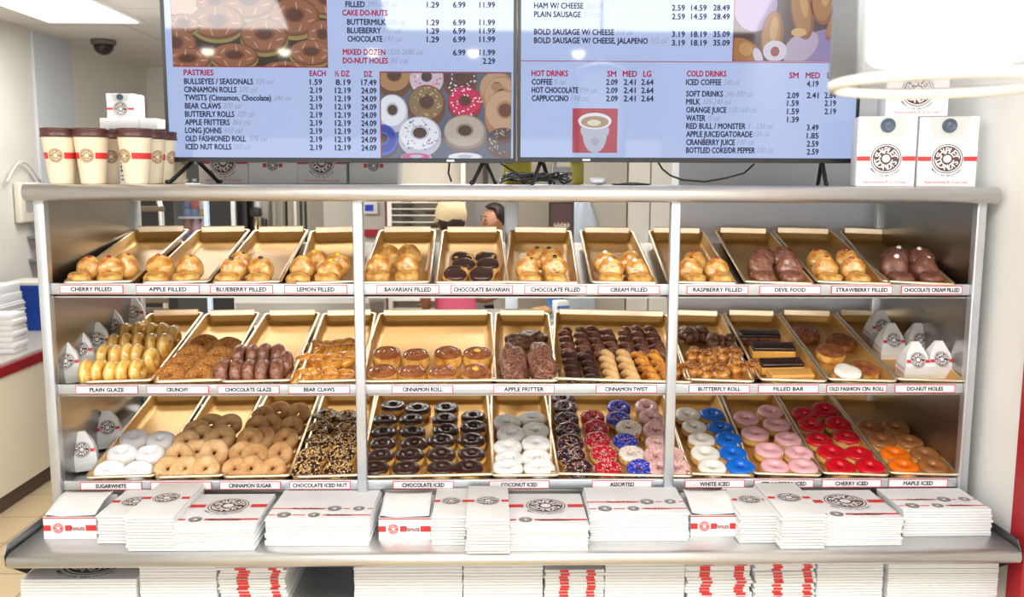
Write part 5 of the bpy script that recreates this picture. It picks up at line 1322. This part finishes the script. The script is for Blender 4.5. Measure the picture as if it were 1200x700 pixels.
# tray trolley in front of the fridge
ty = 1.5
ux0, ux1 = slot(166, 189, ty)
tr = thing('tray_trolley', 'silver tube trolley with wooden slats behind the left trays', 'trolley', ((ux0 + ux1) / 2, ty, 0)); TX = T((-(ux0 + ux1) / 2, -ty, 0))
zt = hy(182, 226, ty).z
MB().tube([(ux0 - .12, ty, zt)] + [(ux1 - .06, ty, zt), (ux1 - .03, ty, zt - .008), (ux1 - .008, ty, zt - .03), (ux1, ty, zt - .07), (ux1, ty, .08)], .012, steel, 10).obj('frame', tr, TX)
MB().tube([(ux0 - .12, ty, zt), (ux0 - .12, ty, .08)], .012, steel, 10).obj('frame', tr, TX)
for i, py in enumerate((245, 269, 352, 364)):
    z = hy(178, py, ty).z
    MB().rbox((ux0 - .12, ty - .012, z - .012), (ux1 + .012, ty + .012, z + .012), .004, mat('slat_brown', (112, 96, 80), .5, .3)).obj('slat', tr, TX)
for xx in (ux0 - .12, ux1): MB().lathe([(0, -.02), (.04, -.02), (.045, 0), (.04, .02), (0, .02)], black_plastic, 16, TR(xx - (ux0 + ux1) / 2, 0, .045) @ FACE).obj('wheel', tr)
# coffee urn / dispensers
def urn(px0, px1, y, z0, z1, label, name='coffee_urn'):
    a, b = slot(px0, px1, y); cx = (a + b) / 2; r = (b - a) / 2
    t = thing(name, label, 'urn', (cx, y, z0))
    MB().lathe([(0, 0), (r, 0), (r, z1 - z0 - .03), (r * .8, z1 - z0), (0, z1 - z0 + .01)], steel_side, 28).obj('body', t)
    MB().rbox((-.03, -r - .05, (z1 - z0) * .62), (.03, -r + .01, (z1 - z0) * .62 + .05), .008, black_plastic).obj('tap', t)
    MB().tube([(0, -r - .03, (z1 - z0) * .6), (.0, -r - .032, (z1 - z0) * .3)], .010, mat('brass_spout', (190, 160, 110), .3, .8), 8).obj('spout', t)
    MB().rbox((.035, -r - .03, .05), (.055, -r + .02, (z1 - z0) * .6), .004, black_plastic).obj('gauge', t)
    return t
y_u = 2.78
ea, eb = slot(277, 440, y_u); ea = fx1 + .012
kc = thing('back_counter', 'steel counter under the coffee urns at the kitchen back', 'counter', ((ea + eb) / 2, y_u, 0)); KX = T((-(ea + eb) / 2, -y_u, 0))
cz2 = 1.05
MB().box((ea, y_u - .3, .0), (eb, y_u + .35, cz2 - .04), steel_side).obj('body', kc, KX); MB().box((ea, y_u - .32, cz2 - .04), (eb, y_u + .35, cz2), steel).obj('worktop', kc, KX)
urn(290, 319, y_u, cz2 + .0004, 1.72, 'tall steel coffee urn with black tap behind the blueberry tray')
def cabinet(px0, px1, y, z0, z1, label, handle=True, dm=steel_side, name='steel_cabinet'):
    a, b = slot(px0, px1, y); t = thing(name, label, 'cabinet', ((a + b) / 2, y, z0)); h = z1 - z0; w2 = (b - a) / 2
    MB().box((-w2, .02, 0), (w2, .4, h), dm).obj('body', t); MB().box((-w2 + .006, 0, .01), (w2 - .006, .02, h - .01), dm).obj('door', t)
    if handle:
        MB().rbox((-w2 * .35, -.03, h * .3), (-w2 * .1, -.005, h * .85), .006, mat('handle_pale', (214, 206, 192), .4)).obj('handle', t)
        for q in (.12, .5): MB().rbox((w2 * q, -.012, h * .2), (w2 * (q + .2), .0, h * .72), .003, black_plastic).obj('vent_slot', t)
    return t
warm_st = mat('warm_grey_enamel', (150, 144, 130), .45, .2)
cabinet(322, 333, y_u + .1, cz2 + .0004, 1.80, 'narrow grey steel cabinet beside the coffee urn', False, warm_st)
cabinet(336, 364, y_u + .1, cz2 + .0004, 1.80, 'grey steel cabinet with pale handle and black slots behind the lemon tray', True, warm_st)
# wok lid seen through the lower gap
P = hy(380, 366, 2.2)
o = MB().lathe([(.0, .075), (.06, .07), (.12, .045), (.155, .0), (.15, -.004), (0, -.004)], mat('dark_pan', (50, 50, 56), .35), 32).obj('pan_lid', None, T((P.x, 2.62, cz2 + .0045))); tag(o, 'dark domed pan lid on the back counter behind the bear claws', 'lid')
# thermostat on the wall
P = hy(435, 244, 4.39)
th = thing('thermostat', 'white wall thermostat with blue screen behind the steel post', 'thermostat', (P.x, 4.399, P.z))
MB().rbox((-.052, -.025, -.045), (.052, 0, .045), .008, mat('thermostat_white', (236, 236, 236), .4)).obj('body', th)
MB().box((-.045, -.0262, -.022), (.02, -.025, .026), emis('thermostat_screen', (56, 84, 200), .8)).obj('display', th)
# bread rack on the back wall
by = 4.0
ra, rb = slot(457, 522, by)
br = thing('bakery_shelving', 'white wall shelving with thin dark trays behind the custard tray', 'shelving', ((ra + rb) / 2, by, 0)); BX = T((-(ra + rb) / 2, -by, 0))
MB().box((ra - .02, by, 0), (ra + .01, by + .14, 2.0), mat('shelving_white', (232, 226, 214), .5)).obj('upright', br, BX)
MB().box((rb + .11, by, 0), (rb + .14, by + .14, 2.0), mat('shelving_white', (232, 226, 214), .5)).obj('upright', br, BX)
MB().box((ra, by + .12, 0), (rb + .11, by + .14, 2.0), mat('shelving_back', (206, 198, 182), .6)).obj('back', br, BX)
for i, py in enumerate((237, 244.5, 252, 260, 268, 352, 362)):
    z = hy(480, py, by).z
    MB().box((ra + .01, by, z - .006), (rb + .11, by + .12, z), mat('shelving_white', (232, 226, 214), .5)).obj('shelf', br, BX)
    if i < 5:
        p, q = slot(469, 483, by)
        cl = MB().rbox((-.035, 0, 0), (.035, .06, .022), .003, mat('clip_black', (52, 50, 52), .5), seg=1).obj('black_clip', None, T(((p + q) / 2, by + .02, z + .0004))); tag(cl, 'black clip on the %s shelf of the white shelving' % ['top', 'second', 'third', 'fourth', 'fifth'][i], 'clip', 'black clips on the shelving')
        if i % 2 == 0:
            cr = MB().blob(.10, .03, .009, mat('crust_brown', (132, 110, 82), .7), 20, 8, .5, 40, i).obj('bread_sheet', None, T((rb - .04, by + .1, z + .0094))); tag(cr, 'thin brown baked sheet on the %s shelf of the white shelving' % ['top', '', 'third', '', 'fifth'][i], 'bread', 'baked sheets on the shelving')
# steel worktable and extractor behind the people
wa, wb = slot(556, 600, 4.6)
cabinet(556, 640, 4.7, .0, 1.6, 'tall pale steel unit behind the bareheaded person', False, mat('pale_steel', (186, 184, 180), .35, .6), 'steel_unit')
cabinet(608, 646, 3.2, 0., 1.78, 'grey beige cabinet right of the rear steel post', False, mat('grey_beige_enamel', (158, 150, 136), .5), 'kitchen_cabinet')
# dark poster with pale script
a, b = slot(645, 671, 2.7); z1 = hy(655, 238, 2.7).z; z0 = hy(655, 282, 2.7).z
po = thing('poster_panel', 'dark maroon framed panel with pale scribbled lettering behind the rack', 'poster', ((a + b) / 2, 2.7, z0)); PX = T((-(a + b) / 2, -2.7, -z0))
MB().box((a, 2.7, z0 - .25), (b, 2.72, z1), mat('poster_maroon', (84, 60, 62), .5)).obj('panel', po, PX)
f_ = MB(); fm = mat('poster_frame', (52, 44, 44), .5)
f_.box((a - .008, 2.695, z0 - .25), (a, 2.72, z1 + .008), fm); f_.box((b, 2.695, z0 - .25), (b + .008, 2.72, z1 + .008), fm); f_.box((a, 2.695, z1), (b, 2.72, z1 + .008), fm); f_.obj('frame', po, PX)
s_ = MB(); rnd = random.Random(5)
s_.tube([(a + (b - a) * (.15 + .7 * i / 40), 2.698, z0 + (z1 - z0) * .38 + .02 * sin(i * 1.9) + .008 * sin(i * .7)) for i in range(41)], .0035, mat('pale_script', (206, 190, 178), .6), 5); s_.obj('script', po, PX)
MB().tube([((a + b) / 2, 2.71, 0), ((a + b) / 2, 2.71, z0 - .25)], .02, fm, 8).obj('stand', po, PX)
# pale plastic apron hanging beside it
a, b = slot(668, 700, 2.9); z1 = hy(684, 226, 2.9).z
rings = []
for i in range(10):
    z = z1 - i * .085
    k = .35 + .65 * min(1, i / 2)
    rings.append([((a + b) / 2 + (b - a) * .5 * k * cos(2 * pi * j / 24) + .006 * sin(j * 2.1 + i * .4), 2.965 + .03 * k * sin(2 * pi * j / 24) + .004 * sin(j * 1.7), z) for j in range(24)])
o = MB().loft(rings, mat('pale_blue_cloth', (196, 208, 222), .5), True, True).obj('hanging_apron'); tag(o, 'pale blue apron hanging against the grey panel behind the rack', 'apron')
# small things on the work surface seen through the lower gap
a, b = slot(618, 672, 2.3)
wt = thing('work_table', 'steel work table in the kitchen behind the fritter tray', 'table', ((a + b) / 2, 2.3, 0)); zt = hy(645, 370, 2.3).z
MB().box((-.35, -.2, zt - .03), (.25, .25, zt), steel).obj('tabletop', wt)
for xx in (-.33, .23):
    for yy in (-.18, .23): MB().tube([(xx, yy, 0), (xx, yy, zt - .03)], .015, steel, 8).obj('leg', wt)
P = hy(660, 366, 2.2); o = MB().rbox((-.035, 0, 0), (.035, .06, .09), .004, white_card, seg=2).obj('small_carton', None, T((P.x, 2.2, zt + .0004)) @ Matrix.Rotation(.4, 4, 'Z')); tag(o, 'small white carton on the kitchen work table', 'box')
MB().box((-.036, -.001, .05), (.036, 0, .065), mat('blue_print', (70, 120, 190), .5)).obj('printed_band', o)
P = hy(636, 366, 2.2); o = MB().blob(.06, .04, .028, mat('brown_crust2', (176, 130, 76), .5, 0, .2, 40), 20, 12, .25, 30, 4).obj('bread_roll', None, T((P.x, 2.25, zt + .028))); tag(o, 'brown bread roll on the kitchen work table', 'bread')
P = hy(648, 352, 2.35); o = MB().lathe([(0, 0), (.03, 0), (.032, .12), (.015, .15), (0, .15)], mat('blue_bottle', (60, 110, 180), .3), 18).obj('spray_bottle', None, T((P.x, 2.38, zt + .0004))); tag(o, 'blue bottle on the kitchen work table', 'bottle')
MB().lathe([(0, 0), (.013, 0), (.013, .03), (0, .03)], white_card, 12).obj('cap', o, T((0, 0, .15)))

# ================================================================== PEOPLE
def skin_mesh(name, joints, edges, m, sub=2, root=0):
    me = bpy.data.meshes.new(name); me.from_pydata([j[0] for j in joints], edges, [])
    o = bpy.data.objects.new(name, me); COL.objects.link(o)
    sk = o.modifiers.new('skin', 'SKIN'); sk.use_smooth_shade = True
    for i, j in enumerate(joints):
        r = j[1]; v = me.skin_vertices[0].data[i]; v.radius = r if isinstance(r, tuple) else (r, r); v.use_root = (i == root)
    ss = o.modifiers.new('sub', 'SUBSURF'); ss.levels = sub; ss.render_levels = sub
    dg = bpy.context.evaluated_depsgraph_get(); out = bpy.data.meshes.new_from_object(o.evaluated_get(dg))
    bpy.data.objects.remove(o); out.materials.clear(); out.materials.append(m)
    for p in out.polygons: p.use_smooth = True
    out.name = name; return out
skin_m = mat('tan_skin', (190, 132, 100), .5, 0, .05, 14)
def person(loc, rz, head_pitch, label, shirt_rgb, shirt_name, cap=False, tall=1.0, bend=0.):
    """standing figure facing local -y, hands together on a work surface in front"""
    root_X = T(loc) @ Matrix.Rotation(rz, 4, 'Z') @ SC(tall)
    b = bend
    J_ = [((0, 0, .95), (.15, .11)), ((0, -.01 - b * .3, 1.10), (.13, .10)), ((0, -.02 - b * .7, 1.28), (.155, .105)), ((0, -.01 - b, 1.42), (.10, .075)), ((0, -.02 - b * 1.1, 1.49), (.052, .055)),
          ((0, -.035 - b * 1.25, 1.57), (.07, .085)), ((0, -.03 - b * 1.3, 1.66), (.078, .095)), ((0, -.02 - b * 1.3, 1.735), (.05, .06))]
    E_ = [(i, i + 1) for i in range(7)]
    for s in (-1, 1):
        k = len(J_)
        J_ += [((s * .17, 0 - b, 1.40), .060), ((s * .215, .0 - b * .8, 1.13), .043), ((s * .13, -.22 - b * .6, 1.02), .033), ((s * .105, -.30 - b * .6, 1.03), (.036, .022))]
        E_ += [(3, k), (k, k + 1), (k + 1, k + 2), (k + 2, k + 3)]
        for f in range(4):
            q = len(J_); x = s * (.105 - .024 + .017 * f)
            J_ += [((x, -.345 - b * .6, 1.03), .0095), ((x, -.38 - b * .6 + .006 * abs(f - 1.5), 1.012), .008)]; E_ += [(k + 3, q), (q, q + 1)]
        q = len(J_); J_ += [((s * .072, -.315 - b * .6, 1.02), .0105), ((s * .055, -.345 - b * .6, 1.01), .009)]; E_ += [(k + 3, q), (q, q + 1)]
        k = len(J_)
        J_ += [((s * .095, 0, .86), .085), ((s * .10, -.01, .50), .058), ((s * .10, .02, .09), .040), ((s * .105, -.09, .04), (.042, .03)), ((s * .105, -.15, .03), (.035, .022))]
        E_ += [(0, k), (k, k + 1), (k + 1, k + 2), (k + 2, k + 3), (k + 3, k + 4)]
    # nose and ears grow from the head
    q = len(J_); J_ += [((0, -.13 - b * 1.27, 1.615), .014), ((.082, -.03 - b * 1.28, 1.625), .016), ((-.082, -.03 - b * 1.28, 1.625), .016)]; E_ += [(6, q), (6, q + 1), (6, q + 2)]
    body = link('person', skin_mesh('person_body', J_, E_, skin_m), None, root_X); tag(body, label, 'person')
    # shirt: same bones, a little fuller
    sj = [((0, .0, .83), (.172, .135))] + [(J_[i][0], tuple(r + .02 for r in J_[i][1])) for i in (0, 1, 2)] + [((0, -.01 - b, 1.405), (.115, .085))]
    se = [(0, 1), (1, 2), (2, 3), (3, 4)]
    for s in (-1, 1):
        k = len(sj); sj += [((s * .175, 0 - b, 1.395), .076), ((s * .20, .0 - b * .9, 1.25), .062)]; se += [(4, k), (k, k + 1)]
    link('shirt', skin_mesh('shirt', sj, se, mat(shirt_name, shirt_rgb, .7, 0, .06, 30)), body)
    tj = [((0, 0, .97), (.155, .118))]; te = []
    for s in (-1, 1):
        k = len(tj); tj += [((s * .095, 0, .84), .096), ((s * .10, -.01, .50), .072), ((s * .10, .015, .12), .058)]; te += [(0, k), (k, k + 1), (k + 1, k + 2)]
    link('trousers', skin_mesh('trousers', tj, te, mat('dark_trousers', (40, 42, 54), .8, 0, .05, 30)), body)
    hy_, hz_ = -.03 - b * 1.28, 1.655
    hair = mat('dark_hair', (40, 24, 22), .5, 0, .25, 60, .4, 120, stretch=(1, 1, .2))
    hm = MB()
    if cap:
        hm.blob(.094, .105, .11, hair, 24, 16, .06, 30, 2, xf=TR(0, hy_ + .02, hz_ - .01))
        hm.blob(.085, .055, .13, hair, 20, 14, .16, 24, 5, xf=TR(0, hy_ + .075, hz_ - .13))
        hm.obj('hair', body)
        cm = mat('beige_cap_cloth', (208, 186, 146), .8, 0, .04, 30, .1, 60)
        k_ = MB(); k_.lathe([(.108, -.01), (.110, .02), (.104, .055), (.085, .09), (.05, .112), (.012, .122), (0, .122)], cm, 32, TR(0, hy_ + .005, hz_ + .02) @ Matrix.Rotation(rad(-12), 4, 'X') @ SC(1, 1.1, 1), cap=False)
        k_.obj('cap', body)
        v_ = MB(); v_.loft([[(x, -.10 - .085 * (1 - (x / .085) ** 2) * u, .002 - .03 * u - .02 * (x / .085) ** 2 + d) for x in [(-.085 + .17 * j / 14) for j in range(15)]] for u, d in ((0, 0), (.5, .003), (1, 0), (1, -.004), (.5, -.002), (0, -.004))], cm, True, True, TR(0, hy_ + .005, hz_ + .02)); v_.obj('cap_brim', body)
    else:
        def cutf(d):
            d = d.copy()
            if d.y < -.02 and d.z < .055: d.y = -.02 + (d.y + .02) * .1
            return d
        hm.blob(.090, .108, .105, hair, 28, 18, .05, 40, 3, xf=TR(0, hy_ + .012, hz_ + .018), fn=cutf); hm.obj('hair', body)
    f_ = MB(); em_ = mat('eye_dark', (30, 24, 22), .2)
    for s in (-1, 1):
        f_.blob(.010, .006, .005, em_, 10, 8, xf=TR(s * .032, hy_ - .088, hz_ - .012))
        f_.tube([(s * .018, hy_ - .092, hz_ + .012), (s * .034, hy_ - .090, hz_ + .017), (s * .05, hy_ - .080, hz_ + .012)], .0035, hair, 6)
    f_.obj('eyes', body)
    MB().blob(.022, .006, .006, mat('lips', (158, 84, 78), .4), 12, 8, xf=TR(0, hy_ - .092, hz_ - .072)).obj('mouth', body)
P = hy(535, 250, 3.0)
person((P.x, 3.0, 0), rad(205), 0, 'person in beige cap and pink shirt with dark hair, back turned, in the kitchen', (214, 92, 124), 'pink_shirt_cloth', True, .868, .06)
P = hy(598, 250, 3.86)
person((P.x, 3.86, 0), rad(-62), 0, 'person with short dark hair and white shirt in profile beside the rear post', (230, 226, 218), 'white_shirt_cloth', False, .855, .10)
